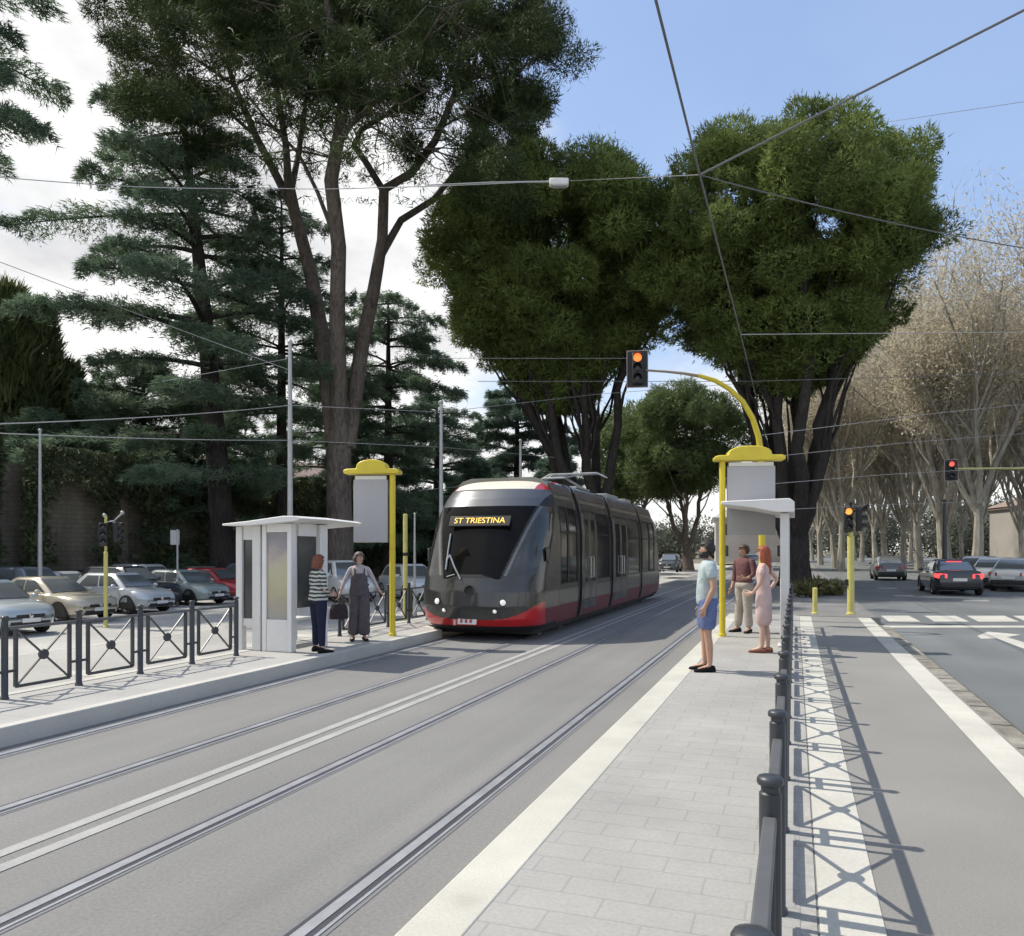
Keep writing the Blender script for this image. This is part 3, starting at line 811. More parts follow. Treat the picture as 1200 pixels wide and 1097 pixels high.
def left_shelter():
    X0, X1, Y0, Y1 = -8.0, -7.40, 10.35, 12.2     # footprint of the walls
    t = thing('tram_shelter', 'pale grey shelter with a poster in its end wall on the left platform', 'tram shelter', (-7.7, 10.6, PZ), group='pale tram shelters')
    ox, oy = -7.7, 10.6
    def B(q, x0, x1, y0, y1, z0, z1): q.box(((x0+x1)/2-ox, (y0+y1)/2-oy, (z0+z1)/2), (x1-x0, y1-y0, z1-z0))
    ye = 10.62
    # roof: a shallow folded plate, nose towards the track
    q = MB()
    ring = lambda y, dz: [(-8.72-ox, y-oy, 2.03+dz), (-8.72-ox, y-oy, 2.06+dz), (-8.2-ox, y-oy, 2.10+dz), (-7.55-ox, y-oy, 2.17+dz), (-7.30-ox, y-oy, 2.165+dz), (-7.22-ox, y-oy, 2.13+dz), (-7.30-ox, y-oy, 2.09+dz), (-8.2-ox, y-oy, 2.03+dz)]
    q.loft([ring(10.35, 0), ring(11.2, .0), ring(12.2, -.03)])
    q.build('roof', M_shelw, t, smooth=False, bevel=.01)
    # end wall posts and panels (facing back along the platform)
    q = MB(); B(q, -8.62, -8.50, ye-.06, ye+.06, 0, 2.02); q.build('post', M_shel, t, bevel=.01)
    q = MB(); B(q, -8.30, -8.14, ye-.06, ye+.06, 0, 2.03); q.build('post', M_shel, t, bevel=.01)
    q = MB(); B(q, -8.498, -8.302, ye-.012, ye+.012, .52, 1.80); q.build('glass_panel', M_dglass, t)
    q = MB(); B(q, -8.498, -8.302, ye-.03, ye+.03, .40, .518); q.build('lower_panel', M_shel, t); q = MB(); B(q, -8.498, -8.302, ye-.03, ye+.03, 1.802, 2.02); q.build('upper_panel', M_shel, t)
    # poster case
    q = MB()
    B(q, -8.10, -8.02, ye-.07, ye+.09, .0, 2.06); B(q, -7.62, -7.54, ye-.07, ye+.07, .0, 2.06)
    B(q, -8.02, -7.62, ye-.06, ye+.06, .0, .52); B(q, -8.02, -7.62, ye-.06, ye+.06, 1.92, 2.06); B(q, -8.02, -7.62, ye-.02, ye+.02, .52, 1.92)
    pc = q.build('poster_case', M_shelw, t, bevel=.01)
    # pastel poster: a loose generic picture
    m, nt, b = new_mat('poster_print'); N, L = nt.nodes, nt.links
    tc = N.new('ShaderNodeTexCoord'); sp = N.new('ShaderNodeSeparateXYZ'); L.new(tc.outputs['Object'], sp.inputs[0])
    nz = N.new('ShaderNodeTexNoise'); nz.inputs['Scale'].default_value = 5; nz.inputs['Detail'].default_value = 3; L.new(tc.outputs['Object'], nz.inputs['Vector'])
    k = N.new('ShaderNodeMath'); k.operation = 'MULTIPLY_ADD'; k.inputs[1].default_value = .5; L.new(nz.outputs['Fac'], k.inputs[0]); L.new(sp.outputs['Z'], k.inputs[2])
    r = N.new('ShaderNodeMapRange'); r.inputs['From Min'].default_value = .75; r.inputs['From Max'].default_value = 2.15; L.new(k.outputs[0], r.inputs['Value'])
    cr = N.new('ShaderNodeValToRGB'); e = cr.color_ramp.elements
    e[0].position = 0; e[0].color = (.36,.36,.33,1); e[1].position = 1; e[1].color = (.24,.24,.25,1)
    for p, c in ((.22,(.40,.36,.27,1)),(.40,(.46,.43,.27,1)),(.62,(.47,.45,.32,1)),(.74,(.44,.37,.33,1)),(.84,(.30,.29,.30,1))):
        x = e.new(p); x.color = c
    L.new(r.outputs[0], cr.inputs[0]); L.new(cr.outputs[0], b.inputs['Base Color']); b.inputs['Roughness'].default_value = .35
    q = MB(); B(q, -8.015, -7.625, ye-.035, ye-.024, .525, 1.915); q.build('poster', m, pc)
    # track side: narrow glass then the front post
    q = MB(); B(q, -7.56, -7.54, ye+.12, ye+.62, .70, 1.86); q.build('glass_panel', M_dglass, t)
    q = MB(); B(q, -7.57, -7.53, ye+.12, ye+.62, .58, .698); q.build('lower_panel', M_shelw, t); q = MB(); B(q, -7.57, -7.53, ye+.12, ye+.62, 1.862, 2.06); q.build('upper_panel', M_shelw, t)
    q = MB(); B(q, -7.62, -7.48, ye+.66, ye+.88, 0, 2.06); q.build('post', M_shelw, t, bevel=.01)
    q = MB(); B(q, -8.60, -8.50, ye+1.35, ye+1.47, 0, 2.0); q.build('post', M_shel, t, bevel=.01)
    q = MB(); B(q, -8.47, -8.08, ye+.4, ye+1.3, .42, .46); B(q, -8.40,-8.34, ye+.5, ye+.56, 0, .42); B(q, -8.40,-8.34, ye+1.15, ye+1.21, 0, .42); q.build('bench', M_shel, t, bevel=.008)
left_shelter()

# ---------------------------------------------------------------- traffic signals
M_redlamp = mat('lamp_red_orange', (.9,.25,.05), emit=(1.0, .19, .045), estr=1.3)
M_redlamp2 = mat('lamp_red', (.9,.1,.08), emit=(1.0, .10, .07), estr=1.4)
M_orlamp = mat('lamp_orange', (.9,.45,.05), emit=(1.0, .29, .06), estr=1.3)
M_off = mat('lamp_off', (.03,.03,.032), rough=.2, spec=.6)
M_dim = mat('backboard_edge', (.45,.36,.34), rough=.5)
def signal_head(t, name, c, rz, s=1.0, lit=0, litmat=None, board=False, n=3):
    """head facing local -Y; c = centre"""
    Mz = Matrix.Rotation(rz, 3, 'Z')
    c = Vector(c)
    P = lambda x, y, z: c + Mz @ Vector((x*s, y*s, z*s))
    q = MB(); q.box(c, (.30*s, .20*s, (.285*n)*s), rz); hd = q.build(name, M_sig, t, bevel=.03*s)
    if board:
        q = MB(); q.box(P(0,.06,0), (.56*s, .02*s, 1.0*s), rz); bd = q.build('backboard', M_sig, hd, bevel=.02*s)
        e = MB()
        for x in (-.287,.287): e.box(P(x,.06,0), (.018*s,.03*s,1.036*s), rz)
        for z in (-.508,.508): e.box(P(0,.06,z), (.556*s,.03*s,.018*s), rz)
        e.build('backboard_edge', M_dim, hd)
    for i in range(n):
        z = (.285*(n-1)/2 - .285*i)
        q = MB(); M = Mz @ Matrix.Rotation(R(90),3,'X')
        q.lathe([(.115*s,0),(.10*s,.014*s),(.05*s,.026*s),(.002,.03*s)], P(0,-.10,z), 16, M)
        q.build('lens', litmat if i == lit else M_off, hd, smooth=True)
        v = MB(); ring = []
        for yy in (-.10, -.27):
            pts = [(.125*math.cos(a), .125*math.sin(a)) for a in np.linspace(R(-10), R(190), 11)]
            ring.append([P(x, yy, z+zz) for x, zz in pts] + [P(x*.93, yy, z+zz*.93) for x, zz in reversed(pts)])
        v.loft(ring); v.build('visor', M_sig, hd)
    return hd
def gantry_signal():
    p = gp(893, 745, PZ)
    d = 18.5
    base = pt(893, HZ + (CAMZ-PZ)*FPX/d, d)
    t = thing('traffic_light', 'traffic light hung from the curved yellow arm above the tram track, red lamp lit', 'traffic light', base, group='traffic lights')
    rel = lambda px, py: pt(px, py, d) - base
    q = MB(); q.lathe([(.13,0),(.13,.25),(.10,.3),(.085,1.0)], (0,0,0), 16)
    q.tube([(0,0,.9), (0,0,2.4), rel(892,535), rel(889,512), rel(882,490), rel(870,470), rel(855,456), rel(838,446), rel(818,440)], [.08,.078,.074,.07,.066,.062,.058,.053,.046], 14)
    q.build('pole', M_yel, t, smooth=True)
    q = MB(); q.tube([rel(822,441.2), rel(800,437.5), rel(780,435.5), rel(757,434)], [.04,.033,.028,.026], 10); q.build('arm', mat('arm_brown', (.30,.24,.16), rough=.5, noise=.1), t, smooth=True)
    c = rel(747, 432)
    signal_head(t, 'signal_head', c, TH*.6, .85, 0, M_redlamp, True)
    return t
gantry_signal()
def post_signal():
    d = 20.0; base = pt(997, HZ + (CAMZ-.172)*FPX/d, d)
    t = thing('traffic_light', 'traffic light on a yellow post at the end of the pavement, orange lamp lit', 'traffic light', base, group='traffic lights')
    q = MB(); q.lathe([(.12,0),(.12,.04),(.085,.06),(.085,2.0),(.06,2.02),(.06,2.2)], (0,0,0), 14); q.build('pole', M_yel2, t, smooth=True)
    q = MB(); q.box((-.09,-.02,.82), (.10,.09,.16)); q.build('push_button', M_sig, t, bevel=.01)
    signal_head(t, 'signal_head', (-.06,-.06,2.42), R(4), .72, 0, M_orlamp)
    signal_head(t, 'signal_head', (.20, .10,2.44), R(80), .72, 9, M_orlamp)
    q = MB(); q.tube([(0,0,2.15),(0,0,2.78),(0,0,2.86)], [.03,.03,.05]); q.tube([(.0,.0,2.6),(.22,.0,2.68),(.40,0,2.80)], [.02,.02,.05]); q.build('bracket', M_sig, t)
    return t
post_signal()
def carpark_signal():
    d = 23.5; base = pt(124, HZ + (CAMZ-CPZ)*FPX/d, d)
    t = thing('traffic_light', 'unlit black traffic light on a thin yellow post among the parked cars', 'traffic light', base, group='traffic lights')
    q = MB(); q.lathe([(.09,0),(.09,.04),(.06,.06),(.06,2.25),(.04,2.27),(.04,3.35)], (0,0,0), 12); q.build('pole', M_yel2, t, smooth=True)
    signal_head(t, 'signal_head', (.02,-.12,2.78), R(48), .8, 9, None)
    signal_head(t, 'signal_head', (.24,.16,2.86), R(110), .7, 9, None)
    q = MB(); q.ball((-.05,0,3.36), .06); q.tube([(0,0,3.15),(.2,.12,3.2),(.42,.2,3.42)], [.02,.02,.03]); q.ball((.43,.2,3.44), .06); q.build('bracket', M_pole, t)
carpark_signal()
def road_signal():
    d = 34.0; c = pt(1115, 551, d)
    polep = pt(1290, HZ + CAMZ*FPX/d, d)
    t = thing('traffic_light', 'small traffic light hanging over the road from a thin yellow arm, red lamp lit', 'traffic light', (polep.x, polep.y, 0), group='traffic lights')
    top = c.z
    q = MB(); q.tube([(0,0,0),(0,0,top+.3)], [.12,.08], 10); q.build('pole', M_yel2, t, smooth=True)
    q = MB(); q.tube([(0,0,top+.1), Vector((c.x-polep.x, c.y-polep.y, .06+top))], [.06,.04], 8); q.build('arm', M_yel2, t, smooth=True)
    signal_head(t, 'signal_head', Vector((c.x-polep.x, c.y-polep.y, top)), TH*.2-.1, .9, 0, M_redlamp2, True)
road_signal()
# short yellow post left at the end of the pavement strip, and the yellow pole behind the railing
def yellow_pole(loc, h, r, label, ring=False):
    t = thing('yellow_post', label, 'post', loc, group='plain yellow posts')
    q = MB(); q.lathe([(r*1.5,0),(r*1.5,.03),(r,.05),(r,h-.02),(r*.6,h)], (0,0,0), 12); q.build('pole', M_yel2, t, smooth=True)
    if ring:
        q = MB(); q.lathe([(r*1.12,h*.62),(r*1.12,h*.62+.10)], (0,0,0), 12); q.build('band', M_sig, t)
    return t
b = pt(955, 720, 20.2); yellow_pole((b.x, b.y, .172), .68, .06, 'short plain yellow post at the far end of the white pavement strip')
b = pt(475, HZ+2.31*FPX/24.5, 24.5); yellow_pole((b.x, b.y, CPZ), 3.45, .07, 'yellow post with a black band between the stop sign and the tram front', True)

# ---------------------------------------------------------------- lamp posts and masts
def lamp_post(px, ytop, d, zg, r, label, arm=None, m=None, name='lamp_post', cat='lamp post', group='tall thin posts'):
    b = pt(px, HZ, d); h = CAMZ + (HZ-ytop)/FPX*d - zg
    t = thing(name, label, cat, (b.x, b.y, zg), group=group)
    q = MB(); q.lathe([(r*1.6,0),(r*1.6,.35),(r*1.1,.45),(r,1.2),(r*.55,h)], (0,0,0), 12); q.build('pole', m or M_pole, t, smooth=True)
    if arm:
        q = MB(); q.tube([(0,0,h-.05),(arm[0]*.5,arm[1]*.5,h+.2),(arm[0],arm[1],h+.25)], [r*.5,r*.45,r*.4], 8); a = q.build('arm', m or M_pole, t, smooth=True)
        q = MB(); q.box((arm[0]*1.15,arm[1]*1.15,h+.25), (.55,.22,.12)); q.build('luminaire', M_pole, a, bevel=.03)
    else:
        q = MB(); q.ball((0,0,h+.02), (r*.9,r*.9,r*.9), 8, 6); q.build('finial', m or M_pole, t, smooth=True)
    return t
lamp_post(340, 402, 25, CPZ, .10, 'tall pale grey mast rising behind the left shelter')
lamp_post(517, 472, 33, CPZ, .11, 'pale grey mast behind the left corner of the tram roof')
lamp_post(610, 517, 44, CPZ, .12, 'pale grey mast rising behind the middle of the tram roof')
lamp_post(47, 505, 30, CPZ, .085, 'thin pale post behind the silver car at the far left', name='lamp_post')
lamp_post(1107, 588, 41, 0, .13, 'dark thin mast on the far side of the road behind the black car', m=M_poled)
lamp_post(486, 603, 27, CPZ, .05, 'very thin white pole just left of the tram front')
# square sign on a post in the car park
b = pt(208, HZ, 33); t = thing('sign_post', 'small pale square sign on a thin post above the parked cars', 'sign', (b.x, b.y, CPZ))
q = MB(); q.lathe([(.05,0),(.04,.1),(.04,3.2)], (0,0,0), 8); q.build('pole', M_pole, t, smooth=True)
q = MB(); q.box((-.08,-.06,2.85), (.36,.03,.62), R(48)); q.build('panel', M_pole, t, bevel=.01)
q = MB(); q.box((-.095,-.08,2.85), (.20,.012,.44), R(48)); q.build('sign_face', mat('sign_dull', (.10,.12,.12), rough=.5), t)

# ---------------------------------------------------------------- overhead wires
def wire(pts, r, label, m=None, sag=0.0, n=14):
    pts = [Vector(p) for p in pts]
    out = []
    for a, b in zip(pts[:-1], pts[1:]):
        for i in range(n):
            f = i/n; p = a.lerp(b, f); p.z -= sag*4*f*(1-f); out.append(p)
    out.append(pts[-1])
    r *= .62; c = out[0].copy()
    q = MB(); q.tube([p-c for p in out], r, 6)
    o = q.build('overhead_wire', m or M_wire, None, smooth=True); o.location = c
    tag(o, label, 'wire', 'overhead wires')
    return o
WX = -1.11; WZ = 6.5
J = pt(820, 205, (WZ-CAMZ)*FPX/(HZ-205)); E2 = pt(868, 392, (WZ-CAMZ)*FPX/(HZ-392))
wire([(WX, 1.0, WZ), (J.x, J.y, J.z), (E2.x, E2.y, E2.z), (WX-.1, 60, WZ+.2)], .022, 'thick contact wire running steeply from the top edge down into the right pine', m=M_wire)
far = pt(1200, 12, 8.2); far = J + (far-J)*1.6
wire([J, far], .024, 'thick span wire rising from the contact wire to the top right corner')
far = pt(1200, 283, 11.5); far = J + (far-J)*1.4
wire([J, far], .014, 'thin dark wire sagging right across the pine crown towards the bare trees', sag=.12)
a, b_ = pt(1040, 143, 30), pt(1215, 117, 26)
wire([a, b_], .016, 'faint wire against the blue sky above the right pine')
wire([E2, pt(1260, 389, 22)], .013, 'thin level wire from the contact wire across the lower right pine crown', m=M_wirel)
wire([pt(560, 447, 30), pt(880, 447, 30), pt(1120, 440, 30), pt(1260, 434, 30)], .018, 'pale level wire crossing behind the curved yellow arm')
wire([pt(893, 510, 26), pt(1100, 484, 30), pt(1240,470,33)], .016, 'pale wire crossing the right pine trunk high up', m=M_wirel)
wire([pt(897, 536, 26), pt(1060, 519, 30), pt(1240,505,33)], .014, 'pale wire crossing the right pine trunk just above the stop sign cap', m=M_wirel)
wire([pt(906, 567, 25), pt(1040, 556, 30), pt(1240,545,33)], .014, 'pale wire crossing the right pine trunk beside the grey board', m=M_wirel)
wire([pt(905, 598, 24), pt(1020, 592, 30), pt(1240,585,33)], .012, 'lowest pale wire crossing the right pine trunk above the shelter roof', m=M_wirel)
wire([pt(-40, 498, 15), pt(340, 475, 25)], .018, 'pale wire from the left edge to the tall grey mast, upper of the two', m=M_wirel, sag=.08)
wire([pt(-40, 506, 15), pt(340, 516, 25)], .016, 'pale wire from the left edge to the tall grey mast, lower of the two', m=M_wirel, sag=.05)
wire([pt(340, 475, 25), pt(517, 483, 33), pt(700, 462, 40), pt(900,447,44)], .018, 'pale wire from the tall grey mast past the pine trunk', m=M_wirel)
wire([pt(340, 516, 25), pt(517, 524, 33), pt(650, 536, 40)], .014, 'lower pale wire between the grey masts above the tram', m=M_wirel)
wire([pt(-40, 292, 18), pt(180, 375, 24), pt(340, 434, 25)], .016, 'slanting wire falling from the left edge across the cedar to the tall mast', m=M_wirel)
wire([pt(190, 447, 22), pt(340, 420, 25)], .012, 'short thin wire on the cedar meeting the tall mast', m=M_wirel)
wire([pt(517, 420, 33), pt(760, 420, 33)], .014, 'thin level wire in the sky gap between the big pine and the middle pine', m=M_wirel)
wire([pt(490, 575, 30), pt(640, 560, 40), pt(760, 553, 50)], .012, 'thin wire low above the tram roof', m=M_wirel)

# hanging lamp on a span wire tied to the big pine
d = 27.0
lc = pt(655, 214, d)
t = thing('hanging_lamp', 'pale box lamp hanging on a span wire in front of the middle pine', 'street lamp', lc)
q = MB(); q.box((0,0,0), (.66,.26,.24), TH); q.build('lamp_housing', M_white, t, bevel=.04)
q = MB(); e_ = pt(500, 217, d+.4) - lc; q.tube([(-.3*CS,-.3*SN,.03), e_*.5+Vector((0,0,.05)), e_], [.036,.028,.02], 8); q.build('arm', M_wirel, t, smooth=True)
q = MB(); q.box((.0,.0,-.135), (.5,.2,.03), TH); q.build('lamp_glass', M_board, t)
wire([pt(-40, 204, 22), pt(160, 219, 26), pt(330, 221, 27.5), pt(440, 220, 27.5), pt(643, 212, d)], .022, 'pale span wire crossing the big pine and holding the box lamp', m=M_wirel, sag=.03)
wire([pt(667, 212, d), J], .010, 'thin tail wire from the box lamp to the contact wire')

# ---------------------------------------------------------------- wall and buildings
M_wall = brick_mat('old_wall', (.14,.125,.095), (.12,.106,.08), (.095,.085,.068), .55, .22, .02, 'YZ', stain=.6, sscale=.55, vstreak=1, bump=.5)
q = MB()
tops = [(-14,5.4),(4,5.6),(18,5.9),(30,5.5),(44,5.8),(60,5.2),(90,5.0)]
for (ya, za), (yb, zb) in zip(tops[:-1], tops[1:]):
    vs = [(-32.4,ya,CPZ),(-32.4,yb,CPZ),(-32.4,yb,zb),(-32.4,ya,za),(-33.6,ya,CPZ),(-33.6,yb,CPZ),(-33.6,yb,zb),(-33.6,ya,za)]
    q.add(vs, [(0,1,2,3),(5,4,7,6),(3,2,6,7)])
    for yy in (ya+.5,):
        q.box((-32.2, yy, (za+CPZ)/2-.3), (.5, .9, za-CPZ-.6))
w = q.build('old_wall', M_wall); tag(w, 'old stained brown masonry wall behind the car park', 'wall')

def building(name, label, loc, rz, w, dp, h, floors, cols, m, mr, roofh=.8, flat=True, winw=1.1, winh=1.7):
    t = thing(name, label, 'building', loc, rz)
    q = MB(); q.box((0, dp/2, h/2), (w, dp, h)); q.build('wall', m, t)
    q = MB(); q.box((0, dp/2, h+.15), (w+.7, dp+.7, .3))
    if not flat:
        q.loft([[(-w/2-.5,-.5,h+.3),(w/2+.5,-.5,h+.3),(w/2+.5,dp+.5,h+.3),(-w/2-.5,dp+.5,h+.3)],[(-w/2+3,dp/2-.5,h+.3+roofh),(w/2-3,dp/2-.5,h+.3+roofh),(w/2-3,dp/2+.5,h+.3+roofh),(-w/2+3,dp/2+.5,h+.3+roofh)]])
    q.build('roof', mr, t)
    fh = h/floors
    for f in range(floors):
        for c in range(cols):
            x = -w/2 + (c+.5)*w/cols; z = f*fh + fh*.52
            q = MB(); q.box((x,-.03,z), (winw+.3,.1,winh+.3)); wn = q.build('window', mat('trim_stone',(.50,.47,.40),rough=.8), t)
            q = MB(); q.box((x,-.09,z), (winw,.04,winh)); q.build('pane', mat('window_dark',(.03,.035,.04),rough=.15,spec=.6), wn)
    return t
M_pink = surface_mat('pink_render', (.44,.41,.39), big=.1, fine=.06)
M_ochre = surface_mat('ochre_render', (.44,.38,.27), big=.14, fine=.06, bscale=.15)
M_bei = surface_mat('beige_render', (.34,.32,.29), big=.12, fine=.06)
M_rooft = surface_mat('roof_tile', (.26,.20,.17), big=.15, fine=.2)
M_roofg = surface_mat('roof_pale', (.42,.41,.40), big=.1, fine=.1)
b = pt(890, HZ, 120); building('pale_building', 'distant pinkish building with pale roof behind the small pine', (b.x-1, b.y, 0), R(6), 11, 14, 6.6, 2, 4, M_pink, M_roofg, 2.2, False)
b = pt(330, HZ, 66); building('ochre_building', 'long ochre building seen behind the cedars above the old wall', (b.x-3, b.y, 0), R(52), 26, 10, 7.8, 2, 8, M_ochre, M_rooft, 2.0, False)
building('beige_building', 'beige building with tall windows behind the bare trees at the right edge', (37, 118, 0), R(14), 15, 14, 7.5, 2, 6, M_bei, M_rooft, 2.2, False, 1.2, 2.6)
# ================================================================== TREES
rng_ = np.random.default_rng(7)
L_pine = leaf_mat('pine_needles', (.046,.070,.022), (.27,.345,.095), .42, .42)
L_pine2 = leaf_mat('pine_needles_far', (.048,.076,.03), (.185,.24,.085), .4, .40)
L_cedar = leaf_mat('cedar_needles', (.06,.098,.068), (.215,.30,.185), .5, .42)
L_cedarf = leaf_mat('cedar_needles_far', (.06,.10,.078), (.18,.25,.17), .4, .4)
L_cyp = leaf_mat('cypress_leaves', (.045,.065,.028), (.15,.18,.07), .5, .35)
L_ivy = leaf_mat('ivy_leaves', (.035,.05,.025), (.11,.13,.06), .6, .25)
L_plane = leaf_mat('dry_plane_leaves', (.46,.41,.30), (.66,.60,.47), .35, .45)
L_twig = bark_mat('pale_twigs', (.40,.365,.30), (.62,.58,.50), 8)
B_pine = bark_mat('pine_bark', (.05,.043,.036), (.25,.21,.175), 4.5)
B_dark = bark_mat('cedar_bark', (.022,.020,.019), (.075,.066,.058), 5)
B_plane = bark_mat('plane_bark', (.17,.155,.125), (.50,.47,.40), 2.2)

def unit(n):
    v = rng_.normal(size=(n,3)); return v/np.linalg.norm(v,axis=1,keepdims=True)

def blades(P, D, length, width):
    """thin triangles from base points P along unit directions D"""
    n = len(P)
    up = unit(n)
    S = np.cross(D, up); S /= (np.linalg.norm(S,axis=1,keepdims=True)+1e-9)
    L = (length*(.6+.8*rng_.random((n,1)))); W = width*(.6+.8*rng_.random((n,1)))
    tri = np.empty((n,3,3))
    tri[:,0] = P - S*W*.5; tri[:,1] = P + S*W*.5; tri[:,2] = P + D*L
    return tri

def clump(c, r, n, length, width, flat=.75, shell=.70):
    """a ragged cluster of needle sprays: most lie along its surface like a shingle, some stick out"""
    U = unit(n)
    st = 1 + .28*(rng_.random(3)-.5)*2
    w = unit(3)*3.0
    lump = 1 + .16*np.sin(U@w[0]*1.4 + 1) + .14*np.sin(U@w[1]*2.1)
    rad = r*(shell + (1-shell)*rng_.random((n,1))**.5)*lump[:,None]
    far_ = rng_.random((n,1)) < .10
    rad = np.where(far_, rad*(1+.35*rng_.random((n,1))), rad)
    P = np.asarray(c) + U*rad*np.array([1,1,flat])*st
    k = (rng_.random((n,1)) < .62)
    D = np.where(k, U*.25 + unit(n)*.95, U*.8 + unit(n)*.7) + np.array([0,0,.22])
    D /= np.linalg.norm(D,axis=1,keepdims=True)
    ref = np.where(k, U + unit(n)*.45 + np.array([0,0,.25]), unit(n))
    S = np.cross(D, ref); S /= (np.linalg.norm(S,axis=1,keepdims=True)+1e-9)
    L = length*(.6+.8*rng_.random((n,1))); W = width*(.6+.8*rng_.random((n,1)))
    tri = np.empty((n,3,3))
    tri[:,0] = P - S*W*.5; tri[:,1] = P + S*W*.5; tri[:,2] = P + D*L
    return tri

def limb_path(a, b, sag, k=5, wob=.15):
    a, b = Vector(a), Vector(b); out = []
    L = (b-a).length
    for i in range(k+1):
        f = i/k; p = a.lerp(b, f); p.z += sag*L*4*f*(1-f)
        if 0 < i < k: p += Vector(rng_.normal(size=3))*wob*L*.12
        out.append(p)
    return out

def umbrella_pine(name, label, base, profile, cx, cy, stems, n_cl, cl_r, n_tuft, length, width, mat_l, group, trunk_r, fork_z, seed, dens_top=1.0, cat='tree', bark=None):
    """stone pine: bare forking stems carrying a crown of clumps; profile = [(z, radius)] around (cx,cy)"""
    global rng_
    rng_ = np.random.default_rng(seed)
    t = thing(name, label, cat, base, group=group)
    bx, by, bz = base
    zs = [p[0] for p in profile]; rs = [p[1] for p in profile]
    z0, z1 = zs[0], zs[-1]
    centres = []
    tries = 0
    while len(centres) < n_cl and tries < 60000:
        tries += 1
        z = z0 + (z1-z0)*rng_.random(); Rz = np.interp(z, zs, rs)
        f = rng_.random()**.33
        if rng_.random() < .25: f = rng_.random()**.5
        a = rng_.random()*2*math.pi
        lob = 1 + .05*math.sin(3*a + seed) + .05*math.sin(7*a + 2*seed + z*.7)
        rr = max(0, Rz*lob*f)
        p = np.array([cx+rr*math.cos(a), cy+rr*math.sin(a), z])
        r = cl_r*(.65+.7*rng_.random())
        if all(np.linalg.norm(p-q) > .55*r for q, _ in centres[-400:]): centres.append((p, r))
    T = [clump(p, r, int(n_tuft*(r/cl_r)**2), length, width) for p, r in centres]
    V = np.concatenate(T) - np.array([bx,by,bz])
    tri_object('crown', V, mat_l, t)
    # wood
    q = MB()
    fk = Vector((bx + (cx-bx)*.15, by + (cy-by)*.15, fork_z))
    q.tube([Vector(base)-Vector(base)+Vector((0,0,-.1)), Vector((0,0,.6)), (fk-Vector(base))*.5, fk-Vector(base)], [trunk_r*1.35, trunk_r*1.08, trunk_r*.95, trunk_r*.92], 12)
    tips = []
    for k in range(stems):
        a = 2*math.pi*(k+.3*rng_.random())/stems
        zz = z0 + (z1-z0)*(.25+.25*rng_.random()); rr = np.interp(zz, zs, rs)*(.35+.3*rng_.random())
        e = Vector((cx+rr*math.cos(a), cy+rr*math.sin(a), zz))
        st = fk + Vector((math.cos(a), math.sin(a), 0))*trunk_r*.35 - Vector((0,0,fork_z*.12*rng_.random()))
        path = limb_path(st, e, -.10, 7, .10)
        q.tube([p-Vector(base) for p in path], list(np.linspace(trunk_r*.55, trunk_r*.20, len(path))), 9)
        tips.append((path, trunk_r*.2))
    for p, r in centres:
        if rng_.random() < .6:
            path, rr = tips[int(rng_.integers(len(tips)))]
            pv = Vector(p)
            best = min(tips, key=lambda tp: (tp[0][-1]-pv).length); path = best[0]
            s = path[int(rng_.integers(3, len(path)))]
            if (pv-s).length < 9:
                bp = limb_path(s, pv, -.05, 4, .2)
                q.tube([w-Vector(base) for w in bp], list(np.linspace(trunk_r*.16, .02, len(bp))), 5, cap=False)
    q.build('trunk', bark or B_pine, t, smooth=True, fix=False)
    return t

# --- right pine: a vase of many stems under one broad dome
b = pt(932, HZ, 40); bx, by = b.x, b.y
c = pt(926, HZ, 40)
umbrella_pine('stone_pine', 'broad umbrella pine with many dark stems beyond the right stop sign', (bx, by, -.1),
    [(10.2,1.2),(11.2,2.8),(12.7,4.5),(14.4,5.9),(16.4,6.7),(18.0,7.0),(19.6,6.7),(20.8,5.8),(21.7,4.2),(22.1,2.4)], c.x, c.y, 9, 300, 1.08, 1500, .25, .062, L_pine, 'umbrella pines', .74, 2.6, 11, bark=B_dark)
# --- middle pine behind the tram
b = pt(700, HZ, 46); c = pt(657, HZ, 46)
umbrella_pine('stone_pine', 'dark umbrella pine with leaning forked trunks behind the tram', (b.x, b.y, -.2),
    [(10.4,.8),(12,1.9),(14,4.7),(16.3,6.7),(18.3,7.8),(19.8,7.9),(21.0,7.1),(22.0,5.7),(22.6,3.4)], c.x, c.y, 6, 310, 1.15, 1500, .27, .066, L_pine, 'umbrella pines', .70, 3.0, 23, bark=B_dark)
# --- small pine far down the track
b = pt(806, HZ, 78); c = pt(798, HZ, 78)
umbrella_pine('stone_pine', 'smaller distant umbrella pine with two slim trunks behind the man at the platform', (b.x, b.y, -.1),
    [(7.6,1.8),(8.8,4.2),(10.5,5.6),(13,6.2),(15,5.6),(16.6,4.2),(17.6,2.2)], c.x, c.y, 4, 130, 1.2, 700, .38, .095, L_pine2, 'umbrella pines', .52, 2.6, 31)
b = pt(738, HZ, 92)
umbrella_pine('stone_pine', 'far umbrella pine half hidden behind the middle pine and the tram tail', (b.x, b.y, -.1),
    [(8,1.8),(9.5,4.0),(12,5.4),(15,5.6),(17,4.2),(18,2.0)], b.x, b.y, 4, 80, 1.4, 260, .68, .15, L_pine2, 'umbrella pines', .55, 3.0, 37)

